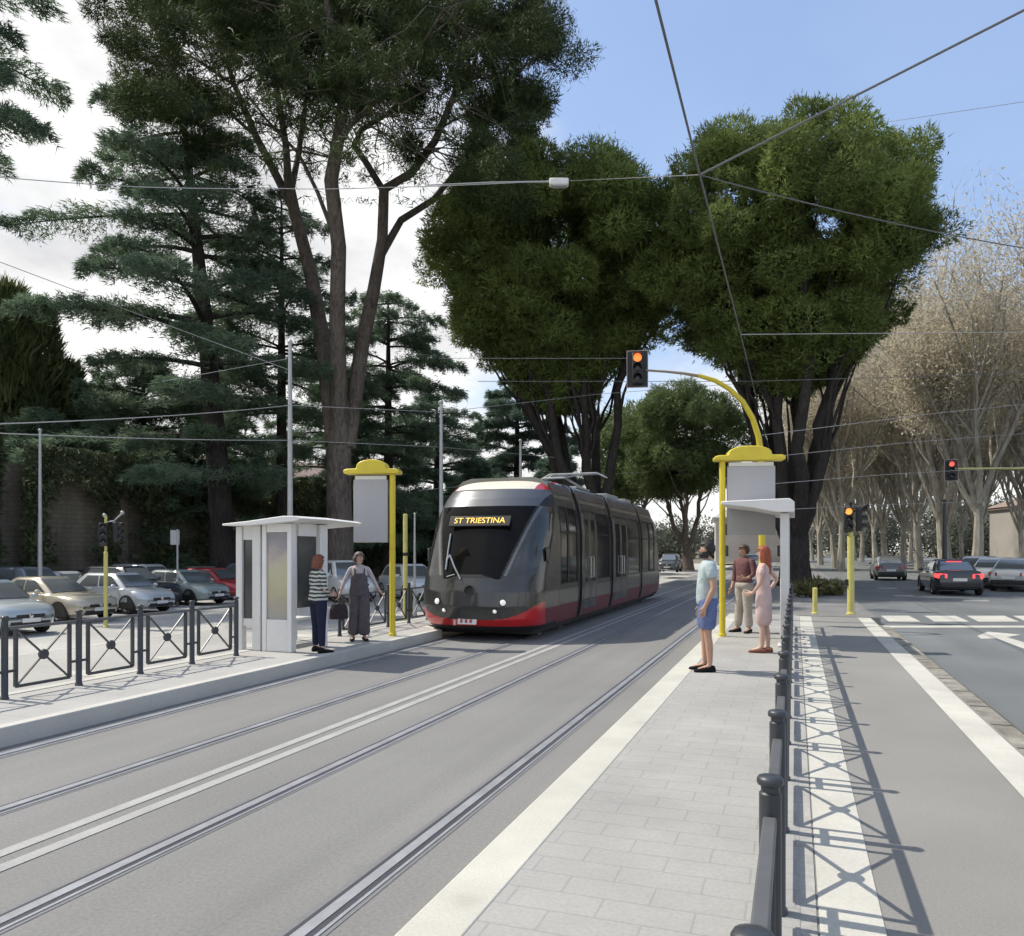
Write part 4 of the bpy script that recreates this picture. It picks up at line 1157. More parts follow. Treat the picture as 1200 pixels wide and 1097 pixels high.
# --- the big open pine on the left: its limbs are placed one by one
def big_pine():
    global rng_
    rng_ = np.random.default_rng(5)
    D0 = 44.0
    base = pt(400, HZ, D0); base.z = CPZ
    t = thing('stone_pine', 'tall open pine with bare forking trunk and ragged dark crown reaching over the frame', 'tree', base, group='umbrella pines')
    q = MB()
    P = lambda l: [pt(x, y, D0+dd)-base for x, y, dd, _ in l]
    Rr = lambda l: [r for *_, r in l]
    limbs = [
      [(400,694,0,.95),(399,665,0,.80),(398,620,0,.72),(397,560,0,.68),(398,505,0,.66),(400,470,0,.50)],
      [(391,520,0,.46),(380,410,1,.46),(364,320,2,.40),(345,248,2.5,.34),(337,205,2.5,.27)],
      [(345,248,2.5,.26),(325,208,3,.25),(300,160,3,.21),(275,100,4,.17),(255,40,4,.13),(235,-40,5,.08)],
      [(338,215,2.5,.24),(335,170,2,.20),(325,110,1,.16),(310,40,0,.12),(300,-50,0,.07)],
      [(341,225,2.5,.2),(350,180,4,.17),(358,120,5,.14),(380,60,6,.11),(400,-40,6,.06)],
      [(399,520,-.3,.46),(395,370,-1,.43),(397,290,-2,.40),(388,212,-2.5,.37),(397,160,-3,.33),(404,112,-3,.27)],
      [(404,118,-3,.22),(395,60,-4,.18),(380,-10,-5,.13),(370,-70,-5,.08)],
      [(402,125,-3,.22),(420,70,-2,.18),(430,10,-1,.14),(440,-60,0,.07)],
      [(407,525,0,.46),(425,400,1,.41),(438,340,1.5,.37),(448,282,2,.32),(450,220,2,.29)],
      [(450,225,2,.2),(430,192,2,.19),(415,170,2,.17),(424,152,2.5,.15),(460,130,3,.12),(505,85,4,.08)],
      [(450,222,2,.24),(482,203,1.5,.23),(510,165,1,.21),(533,110,0,.17),(543,50,-1,.13),(550,-30,-1,.07)],
      [(446,300,2,.24),(470,258,3,.21),(508,234,4,.19),(545,188,5,.15),(563,130,6,.12),(600,90,7,.09),(650,50,8,.05)],
      [(508,234,4,.13),(540,225,5,.10),(575,215,5,.07),(610,190,6,.04)],
      [(395,285,-2,.13),(372,225,-1,.11),(350,180,0,.09),(312,140,1,.07),(290,110,1,.04)],
      [(300,160,3,.11),(255,120,2,.09),(215,95,1,.06),(165,60,0,.035)],
      [(275,100,4,.1),(230,70,5,.08),(180,40,6,.05),(120,20,7,.03)],
      [(397,160,-3,.14),(440,120,-5,.10),(490,60,-7,.06),(520,10,-8,.04)],
    ]
    for l in limbs: q.tube(P(l), Rr(l), 11)
    ends = []          # points all along the upper limbs that twigs may spring from
    for l in limbs[1:]:
        for (x0,y0,d0,r0), (x1,y1,d1,r1) in zip(l[:-1], l[1:]):
            for f in np.linspace(0, 1, 5)[1:]:
                yy = y0+(y1-y0)*f
                if yy < 200: ends.append((pt(x0+(x1-x0)*f, yy, D0+d0+(d1-d0)*f)-base, r0+(r1-r0)*f))
    def twig(cv, lim=8.0):
        near = sorted(ends, key=lambda e: (e[0]-cv).length)[:14]
        s_, r_ = near[int(rng_.integers(len(near)))]
        if (s_-cv).length < lim:
            bp = limb_path(s_, cv, .05, 5, .35)
            q.tube(bp, list(np.linspace(min(.055, r_*.5), .012, len(bp))), 4, cap=False)
    # foliage areas (a column of the crown each): photo-plane centre, spread, number, depth spread
    areas = [(170,55,55,45,14),(230,15,80,45,22),(150,-60,90,60,14),(330,12,110,45,36),(300,-70,140,60,26),(450,10,100,42,34),(470,-70,140,60,26),
             (560,35,75,48,24),(600,-50,90,60,16),(590,130,48,48,15),(622,60,36,50,7),(560,215,45,36,16),(606,215,34,34,10),(500,85,60,34,15),
             (225,115,42,34,13),(190,100,36,40,8),(255,160,28,26,5),(625,145,24,52,5),(400,30,80,40,22),(640,10,30,40,5),(150,120,24,24,3),(330,80,60,30,10),(430,100,60,34,8),(570,170,40,40,10),(480,170,36,20,3)]
    T = []
    for x, y, rx, ry, n in areas:
        for _ in range(n):
            a = rng_.normal(size=2)*.55
            dd = D0 + rng_.normal()*4.0
            c = pt(x + a[0]*rx, y + a[1]*ry, dd)
            r = .60+.85*rng_.random()
            T.append(clump(c - base, r, int(760*r*r)+60, .30, .052, .6, .30))
            if rng_.random() < .7: twig(Vector(c - base))
    # small thin tufts between the limbs
    for _ in range(150):
        x = rng_.normal(400, 95); y = rng_.normal(105, 50)
        if y > 225: continue
        c = pt(x, y, D0 + rng_.normal()*4.5)
        r = .35 + .45*rng_.random()
        T.append(clump(c - base, r, int(420*r*r)+30, .32, .05, .6, .2)); twig(Vector(c - base))
    # loose hanging sprays that make the lacy zone between the limbs
    pts = []
    for _ in range(2600):
        x = rng_.normal(410, 120); y = rng_.normal(105, 50)
        pts.append(pt(min(max(x, 150), 600), min(max(y, 0), 235), D0 + rng_.normal()*5) - base)
    Pn = np.array([tuple(p) for p in pts])
    for k in range(7):
        n = len(Pn); U = unit(n)*.7 + np.array([0,0,-.35]); U /= np.linalg.norm(U,axis=1,keepdims=True)
        T.append(blades(Pn + rng_.normal(size=(n,3))*.12, U, .42, .05))
    tri_object('crown', np.concatenate(T), leaf_mat('backlit_pine_needles', (.018,.032,.012), (.085,.118,.038), .45, .25), t)  # needle colour darkened to hold the shade of a backlit crown
    q.build('trunk', B_pine, t, smooth=True, fix=False)
big_pine()

# --- cedars: flat shelves of foliage on long level branches
def cedar(label, base, H, Lfun, n_br, seed, z_lo=.18, lean=(0,0), trunk_r=.5, mat_l=None, dens=1.0, group='cedars of the car park', droop=.10, leaf=(.30,.058), az_bias=None, name='cedar'):
    global rng_
    rng_ = np.random.default_rng(seed)
    t = thing(name, label, 'tree', base, group=group)
    q = MB()
    axis = lambda f: Vector((lean[0]*f**1.3, lean[1]*f**1.3, H*f))
    fs = np.linspace(0, 1, 9)
    q.tube([axis(f) for f in fs], [trunk_r*(1.25 if f == 0 else 1)*(1-f*.93)**.8 for f in fs], 10)
    T = []
    for i in range(n_br):
        f = z_lo + (1-z_lo)*((i+rng_.random())/n_br)**.92
        nl = 13; f = f*.35 + .65*(round(f*nl)/nl) + rng_.normal()*.006; f = min(f, .985)
        az = i*2.399 + rng_.normal()*.35
        L = Lfun(f, az)*(.50+.65*rng_.random())
        if L < .5: continue
        p0 = axis(f); d = Vector((math.cos(az), math.sin(az), 0))
        rise = .18 + .25*(f-.5) + rng_.normal()*.11
        k = 7; path = []
        side = Vector((-d.y, d.x, 0)); bend = rng_.normal()*.10
        for j in range(k+1):
            s = j/k
            path.append(p0 + d*(L*s) + side*(bend*L*s*s) + Vector((0,0, L*(rise*s - (rise+droop)*.75*s*s))))
        q.tube(path, list(np.linspace(max(.05, trunk_r*.30*(1-f*.55)), .02, len(path))), 6, cap=False)
        # lateral shelves
        n = int(L*250*dens)
        s = rng_.random(n)**.62
        s = .15 + .87*s
        jj = np.clip((s*k).astype(int), 0, k-1); fr = s*k - jj
        A = np.array([tuple(p) for p in path])
        C = A[jj]*(1-fr[:,None]) + A[jj+1 if False else np.minimum(jj+1,k)]*fr[:,None]
        wid = (.45 + .30*L*np.clip(1.15-s,.15,1)*(.4+s))
        # ribs: laterals at discrete stations give a ragged edge
        rib = np.round(s*14 + rng_.normal(size=n)*.12)
        amp = (.45 + .55*np.abs(np.sin(rib*2.13 + i)))
        lat = (rng_.random(n)*2-1)
        off = lat*wid*amp
        Sd = np.array(tuple(side)); Dd = np.array(tuple(d))
        P = C + Sd*off[:,None] + Dd*(np.abs(off)*.35)[:,None]
        P[:,2] += rng_.normal(size=n)*.13 + .06 - .22*np.abs(lat)**2*wid + .18*np.sin(rib*1.7+i)
        Dv = Dd*.6 + Sd*(np.sign(lat)*.75)[:,None] + rng_.normal(size=(n,3))*.45
        Dv[:,2] = Dv[:,2]*.6 - .10 + .28*rng_.random(n)
        Dv /= np.linalg.norm(Dv,axis=1,keepdims=True)
        T.append(blades(P, Dv, leaf[0], leaf[1]))
        # drooping fringe
        m = int(n*.30); pk = rng_.integers(0, n, m)
        Dv = rng_.normal(size=(m,3))*.45 + Dd*.3; Dv[:,2] = -.8; Dv /= np.linalg.norm(Dv,axis=1,keepdims=True)
        T.append(blades(P[pk], Dv, leaf[0]*1.05, leaf[1]*.8))
    tri_object('crown', np.concatenate(T), mat_l or L_cedar, t)
    q.build('trunk', B_dark, t, smooth=True, fix=False)
    return t
def prof(tab, side=None):
    fz = [a for a, _ in tab]; v = [b for _, b in tab]
    def f_(f, az):
        k = float(np.interp(f, fz, v))
        if side: k *= 1 + side[1]*math.cos(az-side[0])
        return k
    return f_
camright = math.atan2(SN, CS)      # azimuth of the picture's right
b = pt(264, HZ, 42); tp = pt(212, HZ, 42)
cedar('tall layered cedar with a thick dark trunk left of the pale mast', (b.x, b.y, CPZ), 26.5, prof([(.15,5.5),(.3,7.2),(.45,7.4),(.6,9.0),(.72,7.6),(.82,6.2),(.9,4.6),(1,1.8)], (camright+math.pi, .28)), 66, 3, .16, (tp.x-b.x, tp.y-b.y), .72, dens=1.25)
b = pt(330, HZ, 49)
cedar('slim cedar with a straight black trunk right behind the left shelter', (b.x, b.y, CPZ), 24, prof([(.2,2.5),(.4,3.6),(.5,5.4),(.7,5.8),(.85,4.6),(1,1.6)]), 42, 8, .42, (0,0), .46, dens=1.1)
b = pt(168, HZ, 46)
cedar('low spreading cedar covering the old wall behind the beige car', (b.x, b.y, CPZ), 13.5, prof([(.2,5.0),(.5,6.0),(.75,5.2),(1,1.6)]), 62, 14, .14, (0,0), .4, dens=1.35)
b = pt(455, HZ, 57)
cedar('drooping cedar between the big pine and the sky gap', (b.x, b.y, CPZ), 20.5, prof([(.15,5.5),(.4,6.2),(.6,6.2),(.8,5.4),(.93,4.2),(1,2.2)]), 74, 15, .12, (0,0), .5, dens=1.25, droop=.22, mat_l=L_cedar)
b = pt(512, HZ, 68)
cedar('dark cedar hidden behind the first grey mast', (b.x, b.y, CPZ), 15.5, prof([(.15,6.5),(.5,6.5),(.8,5.0),(1,1.8)]), 58, 16, .10, (0,0), .5, dens=1.2, droop=.16, mat_l=L_cedar)
b = pt(606, HZ, 80)
cedar('rounded pale cedar in the gap above the tram roof', (b.x, b.y, CPZ), 19.6, prof([(.15,8.5),(.45,8.2),(.65,6.6),(.85,4.6),(1,1.4)]), 62, 17, .12, (0,0), .6, dens=1.15, mat_l=L_cedarf, leaf=(.45,.10))
b = pt(560, HZ, 66)
cedar('low bushy cedar directly above the tram front', (b.x, b.y, CPZ), 9.5, prof([(.1,4.5),(.5,5.0),(.8,3.4),(1,1)]), 40, 18, .08, (0,0), .4, dens=1.2, droop=.2, mat_l=L_cedar, leaf=(.40,.085))
b = pt(655, HZ, 72)
cedar('low bushy cedar between the trunks of the middle pine', (b.x, b.y, CPZ), 11, prof([(.1,5.0),(.5,5.0),(.8,3.4),(1,1)]), 40, 28, .08, (0,0), .4, dens=1.1, droop=.2, mat_l=L_cedarf, leaf=(.42,.09))
b = pt(52, HZ, 41.5)
cedar('low drooping cedar hiding the wall behind the thin pale post', (b.x, b.y, CPZ), 9.5, prof([(.15,3.6),(.5,4.4),(.8,3.4),(1,1)]), 46, 71, .16, (0,0), .35, dens=1.3, droop=.25)
b = pt(100, HZ, 52)
cedar('broad green cedar filling the view behind the thin pale post', (b.x, b.y, CPZ), 12.0, prof([(.15,5.0),(.5,5.6),(.8,4.0),(1,1.2)]), 60, 61, .12, (0,0), .4, dens=1.0, leaf=(.36,.075))
b = pt(255, HZ, 56)
cedar('green cedar filling the view behind the thick dark trunk', (b.x, b.y, CPZ), 13.0, prof([(.15,5.0),(.5,5.4),(.8,3.6),(1,1.2)]), 60, 62, .12, (0,0), .4, dens=1.0, leaf=(.36,.075))
b = pt(385, HZ, 62)
cedar('shaded cedar behind the trunk of the big pine', (b.x, b.y, CPZ), 17, prof([(.1,5.0),(.5,6.0),(.8,4.6),(1,1.6)]), 54, 19, .16, (0,0), .45, dens=1.1, mat_l=L_cedar)
b = pt(-105, HZ, 34)
cedar('cedar outside the left edge with one branch tip at the top corner', (b.x, b.y, CPZ), 29, prof([(.6,4),(.75,6.2),(.86,6.6),(.95,4.0),(1,1)]), 26, 44, .70, (0,0), .5, dens=1.1)

# --- cypresses and ivy on and behind the old wall
def cypress(label, base, H, rad, seed, n=9000, name='cypress'):
    global rng_
    rng_ = np.random.default_rng(seed)
    t = thing(name, label, 'tree', base, group='cypresses behind the old wall')
    f = rng_.random(n)**.85
    rr = rad*np.clip(1.06-f,0.02,1)**.55*np.clip(f*6+.35,0,1)
    a = rng_.random(n)*2*math.pi
    lob = 1 + .22*np.sin(a*4 + f*17) + .15*np.sin(a*7 - f*31)
    k = rr*lob*(.65+.35*rng_.random(n)**.4)
    P = np.stack([k*np.cos(a), k*np.sin(a), .4 + f*(H-.6)], 1)
    D = np.stack([np.cos(a)*.45, np.sin(a)*.45, np.full(n,.9)], 1) + rng_.normal(size=(n,3))*.3
    D /= np.linalg.norm(D,axis=1,keepdims=True)
    tri_object('crown', blades(P, D, .75, .16), L_cyp, t)
    q = MB(); q.tube([(0,0,-.1),(0,0,H*.5),(0,0,H*.9)], [.28,.16,.03], 8); q.build('trunk', B_dark, t, smooth=True)
for px, yt, d, rad, sd, lb in ((8,335,43,2.3,1,'narrow dark cypress tip at the far left edge above the wall'),(40,360,44,2.7,2,'rounder olive cypress just right of the far left edge'),
                               (72,425,45,2.4,3,'lower cypress sloping down towards the cedar'),(-30,400,42,2.6,4,'cypress cut by the left edge of the view')):
    b = pt(px, HZ, d); h = CAMZ + (HZ-yt)/FPX*d - CPZ
    cypress(lb, (b.x, b.y, CPZ), h, rad, sd)
def ivy(label, x, y0, y1, z0, z1, n, seed, group='ivy on the old wall'):
    global rng_
    rng_ = np.random.default_rng(seed)
    y = y0 + (y1-y0)*rng_.random(n); z = z0 + (z1-z0)*rng_.random(n)
    keep = (np.sin(y*1.7+seed)+np.sin(y*.61)+np.sin(z*1.3)+rng_.normal(size=n)*.6 + (z-z0)/(z1-z0)*3.2) > 1.2
    y, z = y[keep], z[keep]; m = len(y)
    bulge = .25 + .5*np.abs(np.sin(y*.9+1)*np.sin(z*.8+.5))
    P = np.stack([x + bulge*rng_.random(m), y, z], 1)
    D = np.stack([np.full(m,.5), rng_.normal(size=m)*.5, -.5+rng_.normal(size=m)*.5], 1); D /= np.linalg.norm(D,axis=1,keepdims=True)
    o = tri_object('ivy', blades(P, D, .26, .17), L_ivy); o.location = (0,0,0)
    return tag(o, label, 'ivy', group)
ivy('thick dark ivy hanging over the wall at the far left', -32.0, 2, 24, .6, 7.2, 60000, 1)
ivy('ivy and creeper over the wall top behind the low spreading cedar', -32.0, 25, 50, 1.2, 6.6, 30000, 2)
ivy('dark creeper on the far stretch of wall behind the tram', -32.0, 51, 88, .2, 6.4, 36000, 3)

# --- bare plane trees along the road
def plane_mesh(seed, H=21.0, leaves=2600, twigs=1.0):
    global rng_
    rng_ = np.random.default_rng(seed); rnd = random.Random(seed)
    q = MB(); TW = []; LV = []
    def grow(p, d, L, r, lvl):
        k = 4; path = [p]; dd = d.copy()
        for i in range(k):
            sg = .10 if lvl else .035; dd = (dd + Vector((rnd.gauss(0,sg), rnd.gauss(0,sg), .14 if lvl else .0))).normalized()
            path.append(path[-1] + dd*(L/k))
        if lvl <= 2:
            q.tube(path, list(np.linspace(r, r*.55, len(path))), 8 if lvl == 0 else 5, cap=False)
        else:
            for a, b in zip(path[:-1], path[1:]):
                s = (b-a).cross(Vector((rnd.gauss(0,1), rnd.gauss(0,1), rnd.gauss(0,1)))).normalized()*max(r, .013)
                TW.append((tuple(a-s), tuple(a+s), tuple(b)))
        if lvl >= 4:
            LV.append(path[-1]); LV.append(path[2]); return
        nb = {0: 6, 1: 8, 2: 8, 3: 9}[lvl]
        for i in range(nb):
            f = (.35 + .65*(i+rnd.random())/nb) if lvl else (.72+.28*(i+1)/nb)
            j = min(int(f*k), k-1); pp = path[j].lerp(path[j+1], f*k-j)
            az = rnd.random()*2*math.pi if lvl else i*2*math.pi/nb + rnd.random()*.6
            spread = {0:.50, 1:.55, 2:.75, 3:.9}[lvl]
            o = dd.orthogonal().normalized(); o.rotate(Matrix.Rotation(az, 3, dd))
            nd = (dd*(1-spread*.35) + o*spread + Vector((0,0,.12))).normalized()
            grow(pp, nd, L*{0:1.85,1:.66,2:.50,3:.5}[lvl]*(.75+.5*rnd.random()), r*{0:.5,1:.45,2:.42,3:.5}[lvl], lvl+1)
    grow(Vector((0,0,-.1)), Vector((0,0,1)), H*.19, H*.0155, 0)
    V = np.array(TW)
    wood = q
    Lp = np.array([tuple(p) for p in LV])
    n = leaves
    pick = Lp[rng_.integers(0, len(Lp), n)] + rng_.normal(size=(n,3))*.35
    hz = (pick[:,2]/H)
    keep = rng_.random(n) < np.clip(1.35-1.35*hz, .06, 1)
    pick = pick[keep]
    lv = blades(pick, unit(len(pick)), .17, .13)
    return wood, V, lv
protos = []
for sd, H, nl in ((101,27,70000),(102,26,80000),(103,28,60000)):
    wood, V, lv = plane_mesh(sd, H, nl)
    protos.append((wood, V, lv))
PL = []
def plane_tree(k, loc, rz, s, label):
    t = thing('plane_tree', label, 'tree', loc, rz, 'bare plane trees along the road')
    t.scale = (s, s, s)
    if len(PL) <= k:
        wood, V, lv = protos[k]
        a = wood.build('trunk', B_plane, None, smooth=True, fix=False); b_ = tri_object('twigs', V, L_twig); c = tri_object('crown', lv, L_plane)
        PL.append((a, b_, c))
        for o in (a, b_, c): o.parent = t
    else:
        for o in PL[k]:
            c = o.copy(); COL.objects.link(c); c.parent = t
    return t
plane_spots = [
  (10.9,57,'large pale plane tree with a stout trunk behind the parked white cars'),
  (10.6,67,'second plane tree along the right kerb, behind the stout one'),
  (10.4,78,'plane tree third along the right kerb, before the dark mast'),
  (10.4,90,'plane tree fourth along the right kerb, seen over the black car'),
  (10.2,103,'plane tree fifth along the right kerb, seen beside the black car'),
  (10.2,118,'plane tree sixth along the right kerb, between the two driving cars'),
  (10.0,135,'far plane tree seventh along the right kerb, over the grey car'),
  (10.0,155,'far plane tree eighth along the right kerb, near the road end'),
  (18.5,60,'plane tree of the back row beside the beige building'),
  (18.5,76,'plane tree of the back row in front of the beige building'),
  (18.5,94,'plane tree of the back row past the beige building'),
  (18.5,115,'far plane tree of the back row'),
  (4.0,74,'nearest plane tree of the central strip, right behind the right pine trunk'),
  (3.6,88,'plane tree of the central strip behind the orange signal post'),
  (3.2,104,'plane tree of the central strip, second behind the right pine'),
  (3.2,124,'plane tree of the central strip, third behind the right pine'),
  (3.2,150,'farthest plane tree of the central strip'),
  (22,52,'plane tree partly cut by the right edge'),
  (26,86,'plane tree of the third row left of the beige building'),
  (26,112,'far plane tree of the third row'),
  (25,140,'farthest plane tree of the third row'),
  (17,140,'farthest plane tree of the back row'),
]
for i, (x, y, lb) in enumerate(plane_spots):
    plane_tree(i if i < 3 else i % 3, (x + .5*math.sin(i*3.1), y, 0), i*2.1, (1.0 if x > 5 else .90)*(.95+.12*((i*37) % 10)/10), lb)

# --- far wood closing the view
def far_wood():
    global rng_
    rng_ = np.random.default_rng(77)
    T = []
    for i in range(150):
        x = -190 + 330*rng_.random(); y = 205 + 40*rng_.random()
        h = (6 if x < -5 else 11) + 5*rng_.random()
        T.append(clump((x, y, h*.5), h*.55, 1100, .9, .45, 1.0, .6))
    o = tri_object('far_wood', np.concatenate(T), leaf_mat('far_leaves', (.07,.08,.06), (.17,.175,.13), .08, .2))
    tag(o, 'distant belt of trees closing the end of the avenue', 'wood', kind='stuff')
far_wood()
# hedge at the foot of the central strip beyond the pavement
def bush(label, loc, r, n, seed, m=None, name='bush'):
    global rng_
    rng_ = np.random.default_rng(seed)
    T = []
    for i in range(n):
        c = np.array([rng_.normal()*r[0]*.5, rng_.normal()*r[1]*.5, r[2]*.5*(.4+rng_.random())])
        T.append(clump(c, min(r)*.55, 220, .22, .10, .8, .3))
    o = tri_object(name, np.concatenate(T), m or L_ivy); o.location = loc
    return tag(o, label, 'bush', 'bushes on the central strip')
bush('scrubby bush with dry yellow leaves behind the short yellow post', (.9, 34, 0), (1.3,3.0,.6), 12, 5, leaf_mat('scrub_leaves', (.07,.08,.03), (.22,.20,.09), .8, .2))
# ================================================================== VEHICLES
M_carglass = mat('car_glass', (0.24, 0.26, 0.265), rough=.14, spec=1.0, metal=.55)
M_tyre = mat('tyre', (0.02, 0.02, 0.02), rough=.8, noise=.2, nscale=10)
M_rim = mat('rim', (0.38, 0.38, 0.39), rough=.3, metal=.8)
M_trim = mat('car_trim_black', (0.02, 0.02, 0.021), rough=.55, noise=.15)
M_hl = mat('car_headlamp', (0.62, 0.64, 0.66), rough=.08, spec=.8, coat=.5)
M_tl = mat('car_taillamp', (0.36, 0.012, 0.012), rough=.15, coat=.6)
M_tllit = mat('car_taillamp_lit', (0.7, 0.03, 0.03), rough=.2, emit=(1, .05, .05), estr=2.2)
M_chrome = mat('chrome', (.6,.6,.62), rough=.12, metal=1)
def paint(name, c, metal=.25):
    return mat('car_paint_'+name, c, rough=.28, metal=metal, coat=.8, noise=.04, nscale=1.2)

STY = {
 # L, W, H, hood-height, belt, windscreen base x, roof front x, roof rear x, rear glass base x, tail height
 'hatch': dict(L=4.05, W=1.75, H=1.47, hood=.92, belt=.95, wx=.92, rf=.28, rr=-1.35, rx=-1.86, tail=.98, hoodend=.70),
 'suv':   dict(L=4.45, W=1.85, H=1.66, hood=1.05, belt=1.08, wx=.95, rf=.35, rr=-1.65, rx=-2.08, tail=1.10, hoodend=.86),
 'sedan': dict(L=4.55, W=1.80, H=1.44, hood=.90, belt=.93, wx=.90, rf=.18, rr=-1.05, rx=-1.72, tail=1.0, hoodend=.70),
 'small': dict(L=3.65, W=1.66, H=1.52, hood=.95, belt=.98, wx=.95, rf=.40, rr=-1.28, rx=-1.68, tail=1.0, hoodend=.78),
 'van':   dict(L=4.6, W=1.85, H=1.85, hood=1.12, belt=1.15, wx=1.25, rf=.72, rr=-2.0, rx=-2.24, tail=1.16, hoodend=.95),
}
def car(label, loc, heading, style, m, group='parked cars', lit=False, plate=True, light_bar=False, cat='car', name='car', grille=True):
    S = STY[style]; L, W, H = S['L'], S['W'], S['H']
    t = thing(name, label, cat, loc, heading, group)
    hw = W/2; hl = L/2
    # lower body
    xs = [-hl, -hl+.05, -hl+.18, -hl+.45, S['rx']+.35, -.6, 0, .5, S['wx'], S['wx']+.35, hl-.50, hl-.22, hl-.07, hl]
    xs = sorted(xs)
    rings = []
    for x in xs:
        fe = (hl-x); re = (x+hl)
        e = min(fe, re)
        wf = 1 - .30*max(0, 1-e/.55)**2.2 if fe < re else 1 - .20*max(0, 1-e/.45)**2.2
        w = hw*wf
        if x <= S['rx']+.02: zt = np.interp(x, [-hl, -hl+.06, S['rx']], [S['tail']-.16, S['tail']-.03, S['tail']])
        elif x < S['wx']: zt = np.interp(x, [S['rx'], S['wx']], [S['tail'], S['belt']])
        else: zt = np.interp(x, [S['wx'], hl-.5, hl-.2, hl-.06, hl], [S['hood']+.02, S['hood']-.06, (S['hood']+S['hoodend'])/2-.02, S['hoodend']-.02, S['hoodend']-.12])
        zb = .20 + .10*max(0, 1-e/.35)
        ring = []
        for yy, zz in ((0, zb), (.78, zb), (.95, zb+.07), (1.0, zb+.24), (1.0, (zb+zt)/2+.06), (.975, zt-.13), (.93, zt-.045), (.80, zt), (.45, zt+.022), (0, zt+.03)):
            ring.append((x, w*yy, zz))
        ring = ring + [(x, -y, z) for x, y, z in reversed(ring[1:-1])]
        rings.append(ring)
    q = MB(); q.loft(rings); q.build('body', m, t, smooth=True)
    # cabin
    zb = S['belt']-.03; zr = H-.06
    bw, tw = hw*.90, hw*.70
    B = [(S['wx']+.03, bw*.86), (S['wx']-.30, bw), (S['rx']+.40, bw), (S['rx'], bw*.88)]
    Tp = [(S['rf'], tw*.86), (S['rf']-.28, tw), (S['rr']+.28, tw), (S['rr'], tw*.90)]
    def rg(pl, z): return [(x, y, z) for x, y in pl] + [(x, -y, z) for x, y in reversed(pl)]
    mid = [(a[0]*.5+b[0]*.5 + (.03 if i < 2 else -.03), a[1]*.5+b[1]*.5+.015) for i, (a, b) in enumerate(zip(B, Tp))]
    cap = [(x*.93-.01, y*.80) for x, y in Tp]
    q = MB(); q.loft([rg(B, zb), rg(mid, (zb+zr)/2), rg(Tp, zr), rg(cap, H)]); cb = q.build('cabin', m, t, bevel=.03)
    # glass panels lie just outside the cabin faces
    def quad(nm, a, b, c, d, inset=(.05,.05), out=.008, parent=t, mm=M_carglass):
        a, b, c, d = map(Vector, (a, b, c, d))
        f = lambda u, v: (a*(1-u)+b*u)*(1-v) + (d*(1-u)+c*u)*v
        nrm = (b-a).cross(d-a).normalized()
        if nrm.dot((a+b+c+d)/4 - Vector((-.3,0,.9))) < 0: nrm = -nrm
        n = 4; u0, v0 = inset; vs = []
        for j in range(n+1):
            for i in range(n+1):
                vs.append(f(u0+(1-2*u0)*i/n, v0+(1-2*v0)*j/n) + nrm*(out+.02*math.sin(math.pi*j/n)))
        k = MB(); k.add(vs, [(j*(n+1)+i, j*(n+1)+i+1, (j+1)*(n+1)+i+1, (j+1)*(n+1)+i) for j in range(n) for i in range(n)])
        return k.build(nm, mm, parent, smooth=True)
    V = lambda p, z, s=1: (p[0], p[1]*s, z)
    quad('windscreen', V(B[0],zb+.04), V(B[0],zb+.04,-1), V(Tp[0],zr,-1), V(Tp[0],zr), (.03,.05))
    quad('rear_window', V(B[3],zb+.06), V(B[3],zb+.06,-1), V(Tp[3],zr,-1), V(Tp[3],zr), (.07,.10))
    for s in (1, -1):
        mB = ((B[1][0]+B[2][0])/2+.1, B[1][1]); mT = ((Tp[1][0]+Tp[2][0])/2+.1, Tp[1][1])
        fB = (S['wx']-.10, (B[0][1]+B[1][1]*2)/3); fT = Tp[1]
        quad('side_window', V(fB,zb+.05,s), V(mB,zb+.05,s), V(mT,zr-.02,s), V((Tp[0][0]-.1,Tp[1][1]),zr-.02,s), (.05,.06))
        quad('side_window', V(mB,zb+.05,s), V(B[2],zb+.05,s), V(Tp[2],zr-.02,s), V(mT,zr-.02,s), (.05,.06))
    # wheels
    r = .315 if style != 'suv' else .345
    for sx in (hl-.80, -hl+.72):
        for s in (1, -1):
            M = Matrix.Rotation(R(-90)*s, 3, 'X')
            c = (sx, s*(hw-.10), r)
            k = MB(); k.lathe([(.2,-.10),(r*.94,-.10),(r,-.06),(r,.06),(r*.94,.095),(r*.70,.10),(r*.66,.07)], c, 24, M); w = k.build('wheel', M_tyre, t, smooth=True)
            k = MB(); k.lathe([(r*.67,.06),(r*.66,.095),(r*.58,.085),(r*.5,.06),(r*.18,.085),(.002,.09)], c, 24, M); k.build('rim', M_rim, w, smooth=True)
            k = MB(); k.lathe([(r+.005,.0),(r+.075,.0),(r+.07,.108),(r+.02,.112),(r+.005,.10)], c, 24, M)
            k.v = [v if v[2] > .20 else (v[0], v[1], .20) for v in k.v]; k.build('wheel_arch', M_trim, t, smooth=True)
    # front
    zf = S['hoodend']
    k = MB(); k.box((hl-.085, 0, .34), (.20, W*.62, .13)); k.build('bumper_intake', M_trim, t, bevel=.03)
    k = MB(); k.box((hl-.035, 0, zf-.16), (.10, W*.44, .10)); g_ = k.build('grille', M_trim, t, bevel=.02)
    k = MB(); k.lathe([(.06,0),(.055,.015),(.002,.02)], (hl+.015,0,zf-.16), 14, Matrix.Rotation(R(90),3,'Y')); k.build('emblem', M_chrome, g_, smooth=True)
